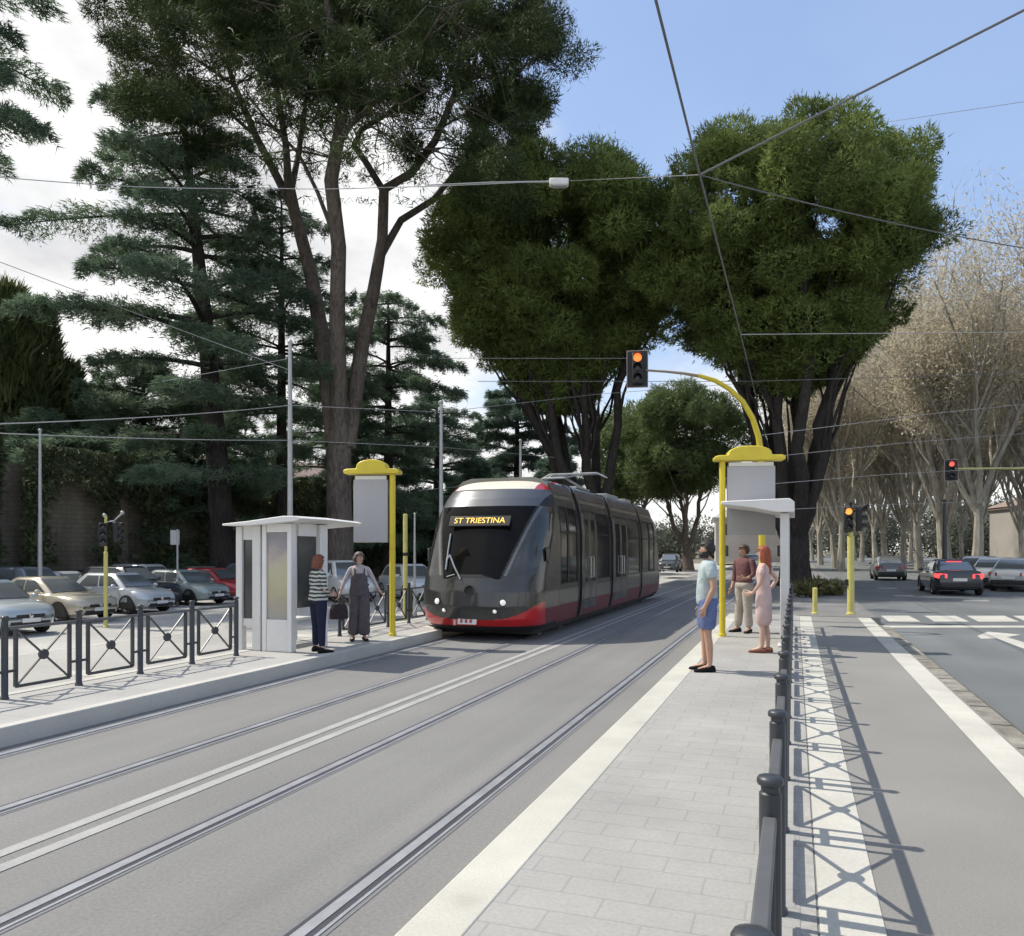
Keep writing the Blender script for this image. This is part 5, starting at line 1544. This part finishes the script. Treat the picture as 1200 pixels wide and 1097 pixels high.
    for s in (1, -1):
        k = MB(); k.loft([[(hl-.10, s*W*.23, zf-.20),(hl-.10, s*W*.23, zf-.12),(hl-.16, s*W*.23, zf-.10),(hl-.16, s*W*.23, zf-.20)],
                          [(hl-.17, s*W*.36, zf-.20),(hl-.18, s*W*.36, zf-.07),(hl-.26, s*W*.36, zf-.05),(hl-.26, s*W*.36, zf-.20)],
                          [(hl-.38, s*W*.462, zf-.13),(hl-.40, s*W*.458, zf-.03),(hl-.5, s*W*.44, zf-.02),(hl-.5, s*W*.44, zf-.13)]])
        for i, v in enumerate(k.v): k.v[i] = (v[0]+.075, v[1]*1.01, v[2])
        k.build('headlight', M_hl, t, bevel=.015)
        k = MB(); tz = S['tail']-.22
        k.loft([[(-hl-.01, s*W*.25, tz-.08),(-hl-.01, s*W*.25, tz+.08),(-hl+.06, s*W*.25, tz+.08),(-hl+.06, s*W*.25, tz-.08)],
                [(-hl+.03, s*W*.42, tz-.10),(-hl+.03, s*W*.42, tz+.10),(-hl+.12, s*W*.42, tz+.10),(-hl+.12, s*W*.42, tz-.10)],
                [(-hl+.20, s*W*.492, tz-.05),(-hl+.20, s*W*.492, tz+.09),(-hl+.28, s*W*.48, tz+.09),(-hl+.28, s*W*.48, tz-.05)]])
        k.build('taillight', M_tllit if lit else M_tl, t, bevel=.012)
        k = MB(); k.ball((S['wx']-.28, s*(hw+.06), S['belt']+.06), (.07,.10,.075), 10, 6); k.build('mirror', m, t, smooth=True)
        k = MB(); k.box((.25, s*(hw-.005), S['belt']-.22), (.16,.03,.03)); k.box((-.75, s*(hw-.005), S['belt']-.20), (.16,.03,.03)); k.build('door_handle', m, t, bevel=.01)
    k = MB(); k.box((-hl-.005, 0, .42), (.16, W*.80, .20)); k.build('rear_bumper', M_trim, t, bevel=.04)
    if plate:
        k = MB(); k.box((-hl-.03, 0, S['tail']-.36), (.03,.50,.12)); k.build('number_plate', M_white, t)
        k = MB(); k.box((hl+.03, 0, .43), (.02,.48,.11)); k.build('number_plate', M_white, t)
    if lit:
        k = MB(); k.box((S['rr']-.06, 0, H-.10), (.05,.55,.045)); k.build('brake_light', M_tllit, t)
    return t
H0 = 0.0
cars_l = [
 ((-22.2, 15.3), R(-8), 'hatch', paint('silver_blue', (.42,.46,.46)), 'silver grey hatchback at the far left edge with its front towards the railing'),
 ((-24.1, 18.9), R(-3), 'sedan', paint('beige', (.56,.50,.38)), 'beige car behind the railing, second from the left edge'),
 ((-24.6, 22.3), R(-4), 'hatch', paint('pale_silver', (.58,.60,.60)), 'pale silver car beside the thin yellow traffic light post'),
 ((-26.0, 25.2), R(-2), 'suv', paint('black_blue', (.03,.035,.045)), 'dark blue black off-road car between the pale silver and the grey green cars'),
 ((-24.9, 27.2), R(-6), 'hatch', paint('grey_green', (.36,.41,.38)), 'grey green hatchback left of the red car'),
 ((-26.2, 30.6), R(-3), 'hatch', paint('red', (.46,.05,.06)), 'red car partly hidden by the left shelter'),
 ((-26.0, 33.9), R(-3), 'suv', paint('grey_blue', (.20,.23,.26)), 'grey blue car glimpsed through the left shelter'),
 ((-19.9, 31.6), R(-35), 'van', paint('white', (.70,.70,.68)), 'white van glimpsed between the two women on the left platform'),
 ((-17.2, 33.5), R(-40), 'suv', paint('white_b', (.66,.69,.70)), 'white car seen behind the left stop sign post'),
 ((-15.6, 36.6), R(-40), 'hatch', paint('silver_b', (.52,.56,.58)), 'pale silver car beside the tram front, behind the yellow post'),
]
for n_, ((x, y), hd, st, m, lb) in enumerate(cars_l):
    if n_ < 3: x, y = x + .8, y + .5
    car(lb, (x, y, CPZ), hd, st, m, 'cars in the car park')
for (x, y), hd, st, m, lb in [
 ((-30.2, 26.6), R(180), 'hatch', paint('black_blue', (.03,.035,.045)), 'black car in the back row just left of the tall white one'),
 ((-29.8, 31.4), R(180), 'sedan', paint('dark_grey', (.10,.11,.115)), 'dark grey car in the back row just right of the tall white one'),
 ((-29.6, 22.6), R(180), 'suv', paint('grey_blue', (.20,.23,.26)), 'grey blue car in the back row behind the beige and the pale silver cars'),
 ((-29.0, 20.2), R(178), 'hatch', paint('silver', (.5,.52,.52)), 'silver roof seen behind the silver hatchback at the far left'),
 ((-29.4, 24.4), R(180), 'sedan', paint('white', (.7,.7,.68)), 'white car in the back row behind the beige car'),
 ((-30.0, 29.0), R(180), 'suv', paint('white_b', (.66,.69,.70)), 'tall white car in the back row behind the dark off-road car'),
 ((-30.0, 33.6), R(180), 'hatch', paint('grey_green', (.36,.41,.38)), 'grey green car in the back row behind the red car')]:
    car(lb, (x, y, CPZ), hd, st, m, 'cars in the car park')
def at(px, yb, zg=0): 
    p = gp(px, yb, zg); return (p.x, p.y)
# road
x, y = at(1121, 697.5); car('black car with lit red tail lamps driving away on the right road', (x, y+1.8, 0), R(91), 'sedan', paint('black_blue', (.03,.035,.045)), 'cars driving on the road', lit=True)
x, y = at(1044, 680.5); car('dark grey car driving away farther up the right road', (x, y+1.8, 0), R(90), 'hatch', paint('dark_grey', (.10,.11,.115)), 'cars driving on the road')
for px, yb, st, m, lb in ((1161,688,'small',paint('white_b', (.66,.69,.70)),'white small car parked at the right kerb nearest to the black car'),
                          (1183,690.5,'hatch',paint('white', (.70,.70,.68)),'white car parked second at the right kerb'),
                          (1210,694,'hatch',paint('silver', (.5,.52,.52)),'silver car cut by the right edge of the view')):
    x, y = at(px, yb); car(lb, (x, y+1.6, 0), R(62), st, m, 'cars parked at the right kerb')
x, y = at(781, 671); car('tiny dark car far behind the tram tail', (x, y+2, 0), R(-90), 'small', paint('dark_grey', (.10,.11,.115)), 'far cars behind the tram')
x, y = at(884, 672); car('far pale car beyond the platform between the sign post and the man in maroon', (x-.6, y+9, 0), R(-90), 'hatch', paint('silver_b', (.52,.56,.58)), 'far cars behind the tram')
# ================================================================== PEOPLE
M_skin = mat('skin', (.46,.27,.19), rough=.5, noise=.06, nscale=12, spec=.35)
M_skinp = mat('skin_pale', (.55,.36,.28), rough=.5, noise=.06, nscale=12, spec=.35)
M_eye = mat('eye', (.03,.025,.02), rough=.1)
M_lip = mat('lip', (.30,.11,.10), rough=.5)
def cloth(name, c, n=.14, s=9): return mat('cloth_'+name, c, rough=.9, noise=n, nscale=s, bump=1.0, spec=.15)
def hair_m(name, c): return mat('hair_'+name, c, rough=.55, noise=.35, nscale=30, bump=.5)

def stripe_mat():
    m, nt, b = new_mat('cloth_striped'); N, L = nt.nodes, nt.links
    tc = N.new('ShaderNodeTexCoord'); sp = N.new('ShaderNodeSeparateXYZ'); L.new(tc.outputs['Object'], sp.inputs[0])
    nz = N.new('ShaderNodeTexNoise'); nz.inputs['Scale'].default_value = 6; L.new(tc.outputs['Object'], nz.inputs['Vector'])
    a = N.new('ShaderNodeMath'); a.operation = 'MULTIPLY_ADD'; a.inputs[1].default_value = .05; L.new(nz.outputs['Fac'], a.inputs[0]); L.new(sp.outputs['Z'], a.inputs[2])
    k = N.new('ShaderNodeMath'); k.operation = 'PINGPONG'; k.inputs[1].default_value = .034; L.new(a.outputs[0], k.inputs[0])
    g = N.new('ShaderNodeMath'); g.operation = 'GREATER_THAN'; g.inputs[1].default_value = .0165; L.new(k.outputs[0], g.inputs[0])
    mx = N.new('ShaderNodeMix'); mx.data_type = 'RGBA'; mx.inputs['A'].default_value = (.035,.04,.042,1); mx.inputs['B'].default_value = (.48,.50,.46,1)
    L.new(g.outputs[0], mx.inputs['Factor']); L.new(mx.outputs['Result'], b.inputs['Base Color']); b.inputs['Roughness'].default_value = .9
    return m

def skin_body(name, nodes, edges, root, mat_, parent, post=None):
    keys = list(nodes); ix = {k: i for i, k in enumerate(keys)}
    me = bpy.data.meshes.new('skeleton'); me.from_pydata([nodes[k][0] for k in keys], [(ix[a], ix[b]) for a, b in edges], [])
    o = bpy.data.objects.new('skeleton', me); COL.objects.link(o)
    md = o.modifiers.new('Skin', 'SKIN'); md.use_smooth_shade = True
    if not me.skin_vertices: me.skin_vertices.new()
    for k in keys:
        sv = me.skin_vertices[0].data[ix[k]]
        r = nodes[k][1]; sv.radius = (r, r) if not hasattr(r, '__len__') else r
        sv.use_root = (k == root)
    ss = o.modifiers.new('Sub', 'SUBSURF'); ss.levels = 2; ss.render_levels = 2
    dg = bpy.context.evaluated_depsgraph_get(); dg.update()
    m2 = bpy.data.meshes.new_from_object(o.evaluated_get(dg))
    bpy.data.objects.remove(o); bpy.data.meshes.remove(me)
    m2.materials.clear()
    if post:
        for v in m2.vertices: v.co = post(v.co)
    return link_mesh(name, m2, mat_, parent, smooth=True)

def ell_rings(spec, n=20, power=2.4):
    """spec: (x, y, z, rx, ry) horizontal rounded rings"""
    rings = []
    for x, y, z, rx, ry in spec:
        r = []
        for k in range(n):
            a = 2*math.pi*k/n; c, s = math.cos(a), math.sin(a)
            r.append((x + rx*math.copysign(abs(c)**(2/power), c), y + ry*math.copysign(abs(s)**(2/power), s), z))
        rings.append(r)
    return rings

def person(label, loc, yaw, H, arms, legs, hair, skin, head_turn=0.0, female=False, group=None, lean=0.0):
    """builds the body; arms = {'l':(elbow,wrist,dir,thumb)}, legs={'l':(knee,ankle,toe dir)} in local metres for a 1.75 m figure"""
    t = thing('person', label, 'person', loc, yaw, group)
    s = H/1.75; t.scale = (s, s, s)
    sh = .165 if female else .19
    hip = .085
    hx = .015 + lean
    nd = {
     'pelvis': ((0,0,.97), (.115,.13) if not female else (.11,.135)),
     'waist': ((.0+lean*.3,0,1.10), (.105,.115) if not female else (.085,.105)),
     'chest': ((.0+lean*.6,0,1.30), (.115,.145) if not female else (.10,.125)),
     'upper': ((-.01+lean*.8,0,1.41), (.085,.11)),
     'neck': ((-.005+lean*.9,0,1.49), .052 if not female else .045),
     'jaw': ((hx+.012,0,1.565), (.062,.058)),
     'skull': ((hx+.005,0,1.645), (.086,.074)),
     'top': ((hx-.005,0,1.705), (.066,.058)),
    }
    ed = [('pelvis','waist'),('waist','chest'),('chest','upper'),('upper','neck'),('neck','jaw'),('jaw','skull'),('skull','top')]
    for sd, sg in (('l',1),('r',-1)):
        elbow, wrist, d, th = arms[sd]
        d = Vector(d).normalized(); th = Vector(th); th = (th - d*th.dot(d)).normalized(); pn = d.cross(th)
        w = Vector(wrist)
        nd['sh'+sd] = ((-.01+lean*.8, sg*sh, 1.415), .058 if not female else .048)
        nd['el'+sd] = (tuple(elbow), .042 if not female else .034)
        nd['fo'+sd] = (tuple(Vector(elbow).lerp(w, .35)), .040 if not female else .033)
        nd['wr'+sd] = (tuple(w), .026)
        nd['pa'+sd] = (tuple(w+d*.055), .030)
        ed += [('upper','sh'+sd),('sh'+sd,'el'+sd),('el'+sd,'fo'+sd),('fo'+sd,'wr'+sd),('wr'+sd,'pa'+sd)]
        for i, (off, ln) in enumerate(((.030,.068),(.010,.078),(-.010,.073),(-.029,.056))):
            k0 = w + d*.098 + th*off; cur = pn*(.010+.004*i)
            nd[f'k{i}'+sd] = (tuple(k0), .0105)
            nd[f'm{i}'+sd] = (tuple(k0 + d*ln*.5 + cur*.8), .0092)
            nd[f't{i}'+sd] = (tuple(k0 + d*ln*.95 + cur*2.4), .0078)
            ed += [('pa'+sd, f'k{i}'+sd), (f'k{i}'+sd, f'm{i}'+sd), (f'm{i}'+sd, f't{i}'+sd)]
        a0 = w + d*.045 + th*.036
        nd['h0'+sd] = (tuple(a0), .012); nd['h1'+sd] = (tuple(a0 + d*.030 + th*.018 + pn*.008), .0105); nd['h2'+sd] = (tuple(a0 + d*.058 + th*.020 + pn*.018), .009)
        ed += [('pa'+sd,'h0'+sd),('h0'+sd,'h1'+sd),('h1'+sd,'h2'+sd)]
        kn, an, toe = legs[sd]; toe = Vector(toe).normalized()
        nd['hi'+sd] = ((0, sg*hip, .90), .092 if not female else .095)
        nd['th'+sd] = (tuple(Vector((0, sg*hip, .90)).lerp(Vector(kn), .5)), .078)
        nd['kn'+sd] = (tuple(kn), .055)
        nd['ca'+sd] = (tuple(Vector(kn).lerp(Vector(an), .35) + Vector((-.012,0,0))), .056)
        nd['an'+sd] = (tuple(an), .036)
        nd['ba'+sd] = (tuple(Vector(an)+toe*.10+Vector((0,0,-an[2]+.04))), (.038,.032))
        nd['to'+sd] = (tuple(Vector(an)+toe*.165+Vector((0,0,-an[2]+.03))), (.030,.024))
        ed += [('pelvis','hi'+sd),('hi'+sd,'th'+sd),('th'+sd,'kn'+sd),('kn'+sd,'ca'+sd),('ca'+sd,'an'+sd),('an'+sd,'ba'+sd),('ba'+sd,'to'+sd)]
    hc = Vector((hx, 0, 1.63)); cT, sT = math.cos(head_turn), math.sin(head_turn)
    def turn(v):
        f = min(1, max(0, (v.z-1.50)/.06))
        if f <= 0: return v
        a = head_turn*f; x, y = v.x-hc.x, v.y
        return Vector((hc.x + x*math.cos(a) - y*math.sin(a), x*math.sin(a) + y*math.cos(a), v.z))
    def post(v):
        if v.z > 1.52 and v.x > hx+.02 and abs(v.y) < .08:
            nose = math.exp(-(v.y/.016)**2 - ((v.z-1.628)/.024)**2)*.030
            brow = math.exp(-(v.y/.05)**2 - ((v.z-1.672)/.014)**2)*.006
            chin = math.exp(-(v.y/.028)**2 - ((v.z-1.548)/.020)**2)*.014
            sock = sum(math.exp(-((v.y-e)/.016)**2 - ((v.z-1.652)/.012)**2) for e in (-.03,.03))*.008
            v = Vector((v.x+nose+brow+chin-sock, v.y, v.z))
        return turn(v)
    body = skin_body('body', nd, ed, 'pelvis', skin, t, post)
    for e in (-.030,.030):
        q = MB(); q.ball(turn(Vector((hx+.083, e, 1.650))), (.009,.013,.009), 8, 6); q.build('eye', M_eye, t, smooth=True)
    q = MB(); q.ball(turn(Vector((hx+.086, 0, 1.588))), (.008,.024,.007), 10, 6); q.build('mouth', M_lip, t, smooth=True)
    for e in (-1, 1):
        q = MB(); q.ball(turn(Vector((hx+.0, e*.080, 1.632))), (.020,.010,.032), 8, 6); q.build('ear', skin, t, smooth=True)
    # hair: a shell round the skull, cut away at the face
    hm, back_len, vol, fringe = hair
    vs, fs = [], []; nu, nv = 28, 18
    rnd = random.Random(hash(label) % 1000)
    for j in range(nv+1):
        ph = math.pi*.98*j/nv
        for i in range(nu):
            a = 2*math.pi*i/nu
            x, y, z = math.sin(ph)*math.cos(a), math.sin(ph)*math.sin(a), math.cos(ph)
            r = 1 + .05*math.sin(a*9+j)*vol
            px, py, pz = hc.x-.008 + x*(.100+.018*vol)*r, y*(.088+.018*vol)*r, 1.652 + z*(.100+.012*vol)
            if z < 0 and back_len:
                low = -z
                pz = 1.652 - low*back_len; f = 1 - .25*low
                hr = 1-.30*low**2; px = hc.x - .012 + math.cos(a)*(.098+.02*vol)*hr*r - .035*low; py = math.sin(a)*(.090+.03*vol)*(1+.15*low-.35*low**3)*r
            vs.append(turn(Vector((px, py, pz))) )
    for j in range(nv):
        for i in range(nu):
            a = 2*math.pi*(i+.5)/nu; c = [vs[j*nu+i], vs[j*nu+(i+1) % nu], vs[(j+1)*nu+(i+1) % nu], vs[(j+1)*nu+i]]
            z = sum(p.z for p in c)/4
            front = math.cos(a)
            if z < 1.700-.02*fringe and front > .42: continue
            if z < 1.60 and not back_len and front > -.35: continue
            if z < 1.565 and not back_len: continue
            if z < 1.66 and front > (.20 if not back_len else .48): continue
            fs.append((j*nu+i, (j+1)*nu+i, (j+1)*nu+(i+1) % nu, j*nu+(i+1) % nu))
    q = MB(); q.add(vs, fs); h = q.build('hair', hm, t, smooth=True)
    sol = h.modifiers.new('Solid', 'SOLIDIFY'); sol.thickness = .012; sol.offset = -1
    return t, turn, nd

def P3(nd, k): return Vector(nd[k][0])
def top(t, nd, m, female, hem=.92, sleeve=.55, belly=0.0, neck=1.508, name='shirt', loose=0.0, sleeve_r=.068, tight=False):
    sp = [(0,0,hem,.128+loose+belly*.6,.172+loose) if not female else (0,0,hem,.118+loose,.162+loose),
          (belly*.5,0,hem+.10,.125+loose+belly,.165+loose) if not female else (0,0,hem+.10,.108+loose,.145+loose),
          (belly*.3,0,1.20,.122+loose*.7+belly*.5,.165+loose*.7) if not female else (.0,0,1.16,.10+loose*.7,.135+loose*.7),
          (.0,0,1.32,.128,.180) if not female else (.012,0,1.31,.122,.152),
          (-.006,0,1.41,.118,.205) if not female else (-.004,0,1.40,.105,.178),
          (-.01,0,1.462,.095,.165) if not female else (-.008,0,1.455,.085,.14),
          (-.009,0,1.49,.078,.10) if not female else (-.008,0,1.48,.068,.085),
          (-.008,0,neck,.062,.068)]
    q = MB(); q.loft(ell_rings(sp))
    for sd in 'lr':
        a, e, w = P3(nd,'sh'+sd), P3(nd,'el'+sd), P3(nd,'wr'+sd)
        a0_ = a + Vector((0, -.075 if sd == 'l' else .075, .022)); a2 = a + Vector((0, 0, .008))
        if sleeve <= 1.0: pts = [a0_, a2, a.lerp(e,.25), a.lerp(e, sleeve)]; rr = [sleeve_r*.95, sleeve_r*1.12, sleeve_r*1.05, sleeve_r*.98]
        else: pts = [a0_, a2, a.lerp(e,.35), e, e.lerp(w,.45), e.lerp(w, sleeve-1)]; rr = [sleeve_r*.95, sleeve_r*1.15, sleeve_r, sleeve_r*.80, sleeve_r*.72, sleeve_r*.55]
        q.tube(pts, rr, 12)
    o = q.build(name, m, t, smooth=True)
    su = o.modifiers.new('Sub', 'SUBSURF'); su.levels = 1; su.render_levels = 1
    return o
def bottoms(t, nd, m, to, r_hip=.100, r_kn=.075, r_end=.065, name='trousers', waist=1.03, female=False):
    q = MB()
    q.loft(ell_rings([(0,0,waist,.128,.165),(0,0,.95,.148,.192),(0,0,.885,.135,.196),(0,0,.835,.085,.15)]))
    for sd in 'lr':
        h, k, a = P3(nd,'hi'+sd), P3(nd,'kn'+sd), P3(nd,'an'+sd)
        if to <= 1: pts = [h+Vector((0,0,.10)), h, h.lerp(k,.4), h.lerp(k,to)]; rr = [r_hip*.9, r_hip*1.06, r_hip*1.0, r_end]
        else: pts = [h+Vector((0,0,.10)), h, h.lerp(k,.5), k, k.lerp(a,.5), k.lerp(a,to-1)]; rr = [r_hip*.95, r_hip*1.12, (r_hip+r_kn)/2+.010, r_kn, (r_kn+r_end)/2, r_end]
        q.tube(pts, rr, 14)
    o = q.build(name, m, t, smooth=True)
    su = o.modifiers.new('Sub', 'SUBSURF'); su.levels = 1; su.render_levels = 1
    return o
def shoes(t, nd, legs, m, high=False):
    for sd in 'lr':
        an = Vector(legs[sd][1]); d = Vector(legs[sd][2]).normalized(); s = Vector((-d.y, d.x, 0))
        rings = []
        for f, w, h0, h1 in ((-.075,.024,.004,.05),(-.062,.036,.0,.085),(-.01,.041,.0,.098 if not high else .13),(.06,.044,.0,.080),(.13,.049,.0,.058),(.19,.040,.0,.042),(.215,.018,.006,.026)):
            c = Vector((an.x, an.y, 0)) + d*f
            ring = []
            for k in range(12):
                a = 2*math.pi*k/12
                ring.append(c + s*(w*math.cos(a)) + Vector((0,0,(h0+h1)/2 + (h1-h0)/2*math.sin(a))))
            rings.append(ring)
        q = MB(); q.loft(rings); q.build('shoe', m, t, smooth=True)

# --- man in mint shirt and blue shorts, profile to the left
legs = {'l': ((.01,.085,.50),(-.02,.095,.085),(1,.12,0)), 'r': ((.03,-.09,.50),(.02,-.10,.085),(1,-.16,0))}
arms = {'l': ((-.05,.25,1.13),(.06,.225,.89),(.25,-.1,-.9),(.9,-.2,.2)), 'r': ((-.06,-.25,1.13),(.05,-.225,.89),(.25,.1,-.9),(.9,.2,.2))}
p = pt(829, HZ+(CAMZ-PZ)*FPX/10.6, 10.6)
t, turn, nd = person('bearded man in pale mint shirt and blue shorts standing at the right platform edge', (p.x, p.y, PZ), math.pi+TH+R(-6), 1.75, arms, legs, (hair_m('black', (.015,.013,.012)), 0, .8, -.6), M_skin, R(4), group='people waiting on the right platform')
top(t, nd, cloth('mint', (.40,.47,.48)), False, hem=.86, sleeve=.62, belly=.022, sleeve_r=.078)
bottoms(t, nd, cloth('blue', (.13,.17,.32)), .90, .118, .10, .112, 'shorts')
shoes(t, nd, legs, cloth('shoe_black', (.012,.012,.014)))
q = MB(); vs = []; fs = []
for j in range(7):
    for i in range(15):
        a = R(-105 + 210*i/14); z = 1.612 - .085*j/6
        r = .088*(1-.28*(j/6)**2)
        vs.append(turn(Vector((.017 + r*1.04*math.cos(a)+.004, r*.92*math.sin(a), z))))
for j in range(6):
    for i in range(14):
        if j < 2 and 4 <= i <= 9: continue
        fs.append((j*15+i, j*15+i+1, (j+1)*15+i+1, (j+1)*15+i))
q.add(vs, fs); bd = q.build('beard', hair_m('black', (.015,.013,.012)), t, smooth=True); so = bd.modifiers.new('Solid', 'SOLIDIFY'); so.thickness = .012; so.offset = 0

# --- woman in pink dress with long red hair
legs = {'l': ((.02,.06,.48),(.02,.055,.10),(1,.1,0)), 'r': ((-.01,-.06,.48),(-.06,-.06,.10),(1,-.2,0))}
arms = {'l': ((.02,.22,1.14),(.14,.17,.98),(.9,-.2,-.2),(.3,0,.9)), 'r': ((-.17,-.25,1.20),(-.06,-.17,1.02),(.7,.4,-.5),(.5,.2,.6))}
d = 12.5; p = pt(895, HZ+(CAMZ-PZ)*FPX/d, d)
t, turn, nd = person('woman with long red hair in a pale pink dress by the right shelter', (p.x, p.y, PZ), math.pi+TH+R(-28), 1.70, arms, legs, (hair_m('red', (.27,.06,.02)), .36, .9, 0), M_skinp, R(6), True, 'people waiting on the right platform')
q = MB()
q.loft(ell_rings([(0,0,.42,.128,.165),(0,0,.62,.128,.168),(0,0,.85,.13,.172),(0,0,.97,.122,.165),(0,0,1.13,.092,.125),(.012,0,1.30,.12,.150),(-.004,0,1.40,.103,.172),(-.006,0,1.45,.082,.13),(-.006,0,1.475,.068,.085),(-.006,0,1.49,.058,.062)]))
for sd in 'lr':
    a, e = P3(nd,'sh'+sd), P3(nd,'el'+sd); q.tube([a+Vector((0,(-.03 if sd=='l' else .03),0)), a.lerp(e,.3), a.lerp(e,.55)], [.056,.057,.056], 12)
o = q.build('dress', cloth('pink', (.56,.42,.40), .10, 5), t, smooth=True); su = o.modifiers.new('Sub','SUBSURF'); su.levels = 1; su.render_levels = 1
shoes(t, nd, legs, cloth('shoe_tan', (.22,.10,.07)))

# --- man in maroon shirt and beige trousers behind her
legs = {'l': ((.02,.10,.49),(.0,.13,.085),(1,.25,0)), 'r': ((.02,-.10,.49),(.02,-.14,.085),(1,-.25,0))}
arms = {'l': ((.02,.27,1.16),(.16,.17,1.08),(.7,-.6,.1),(.2,0,1)), 'r': ((-.04,-.26,1.14),(.08,-.24,.90),(.5,.1,-.8),(.8,.2,.4))}
d = 15.6; p = pt(872, HZ+(CAMZ-PZ)*FPX/d, d)
t, turn, nd = person('man in maroon shirt and beige trousers behind the yellow sign post on the right platform', (p.x, p.y, PZ), math.pi+TH+R(35), 1.74, arms, legs, (hair_m('brown', (.07,.04,.025)), 0, .9, 0), M_skin, R(-15), group='people waiting on the right platform')
top(t, nd, cloth('maroon', (.17,.085,.09)), False, hem=.93, sleeve=1.6, sleeve_r=.066)
bottoms(t, nd, cloth('beige', (.42,.38,.33)), 2.0, .108, .085, .082)
shoes(t, nd, legs, cloth('shoe_dark', (.03,.027,.028)))

# --- woman in striped top, seen side-on looking at the tram
legs = {'l': ((.03,.11,.49),(.05,.16,.085),(1,.05,0)), 'r': ((.0,-.10,.49),(-.03,-.16,.085),(1,-.3,0))}
arms = {'l': ((.0,.22,1.13),(.20,.14,1.06),(.8,-.5,.1),(.2,0,1)), 'r': ((-.02,-.22,1.13),(.17,-.15,1.02),(.8,.5,.1),(.2,0,1))}
d = 12.55; p = pt(373, HZ+(CAMZ-PZ)*FPX/d, d)
t, turn, nd = person('woman in black and white striped top and dark jeans at the left shelter', (p.x, p.y, PZ), TH+R(48), 1.56, arms, legs, (hair_m('auburn', (.17,.05,.025)), .15, .9, .4), M_skinp, R(-6), True, 'women waiting on the left platform')
top(t, nd, stripe_mat(), True, hem=.88, sleeve=1.75, loose=.045, sleeve_r=.058)
bottoms(t, nd, cloth('navy', (.022,.025,.05)), 2.0, .105, .075, .062, female=True)
shoes(t, nd, legs, cloth('shoe_black', (.012,.012,.014)), True)

# --- woman in grey-violet dungarees with a bag
legs = {'l': ((.05,.08,.49),(.04,.10,.085),(1,.2,0)), 'r': ((.0,-.09,.49),(-.04,-.12,.085),(1,-.2,0))}
arms = {'l': ((.0,.30,1.16),(.05,.40,.97),(.3,.6,-.7),(.8,0,.3)), 'r': ((-.02,-.29,1.16),(.02,-.37,.95),(.3,-.3,-.9),(.9,0,.2))}
d = 14.2; p = pt(421, HZ+(CAMZ-PZ)*FPX/d, d)
t, turn, nd = person('woman in grey dungarees over a pale top beside the left stop sign', (p.x, p.y, PZ), TH-R(75), 1.60, arms, legs, (hair_m('ash', (.11,.085,.075)), .10, .9, .2), M_skinp, R(32), True, 'women waiting on the left platform')
top(t, nd, cloth('pale_top', (.46,.42,.42)), True, hem=.96, sleeve=1.7, sleeve_r=.052, loose=.02)
dg_ = cloth('dungaree', (.105,.095,.105), .2)
q = MB(); q.loft(ell_rings([(0,0,.90,.155,.20),(0,0,.98,.150,.195),(0,0,1.10,.135,.172),(.004,0,1.24,.138,.160),(.014,0,1.33,.146,.125)]))
q.tube([(.115,.085,1.30),(.10,.095,1.40),(.0,.09,1.47),(-.10,.06,1.38),(-.12,.04,1.25)], .016, 6); q.tube([(.115,-.085,1.30),(.10,-.095,1.40),(.0,-.09,1.47),(-.10,-.06,1.38),(-.12,-.04,1.25)], .016, 6)
q.build('bib', dg_, t, smooth=True)
bottoms(t, nd, dg_, 2.0, .118, .100, .135, 'trousers', female=True)
shoes(t, nd, legs, cloth('shoe_dark', (.03,.027,.028)))
# the bag she carries is a thing of its own
hw_ = t.matrix_basis
loc = Matrix.Translation(t.location) @ Matrix.Rotation(t.rotation_euler.z, 4, 'Z') @ Matrix.Scale(1.60/1.75, 4) @ Vector((.04,-.40,.83))
b = thing('handbag', 'dark soft bag hanging from the hand of the woman in grey dungarees', 'bag', loc, TH-R(75))
q = MB(); q.loft(ell_rings([(0,0,-.36,.07,.15),(0,0,-.33,.085,.165),(0,0,-.20,.08,.16),(0,0,-.10,.055,.13),(0,0,-.085,.03,.11)])); q.build('bag_body', cloth('bag', (.05,.042,.045)), b, smooth=True)
q = MB(); q.tube([(0,.08,-.10),(0,.05,-.01),(0,0,.015),(0,-.05,-.01),(0,-.08,-.10)], .009, 6); q.build('strap', cloth('bag', (.05,.042,.045)), b, smooth=True)
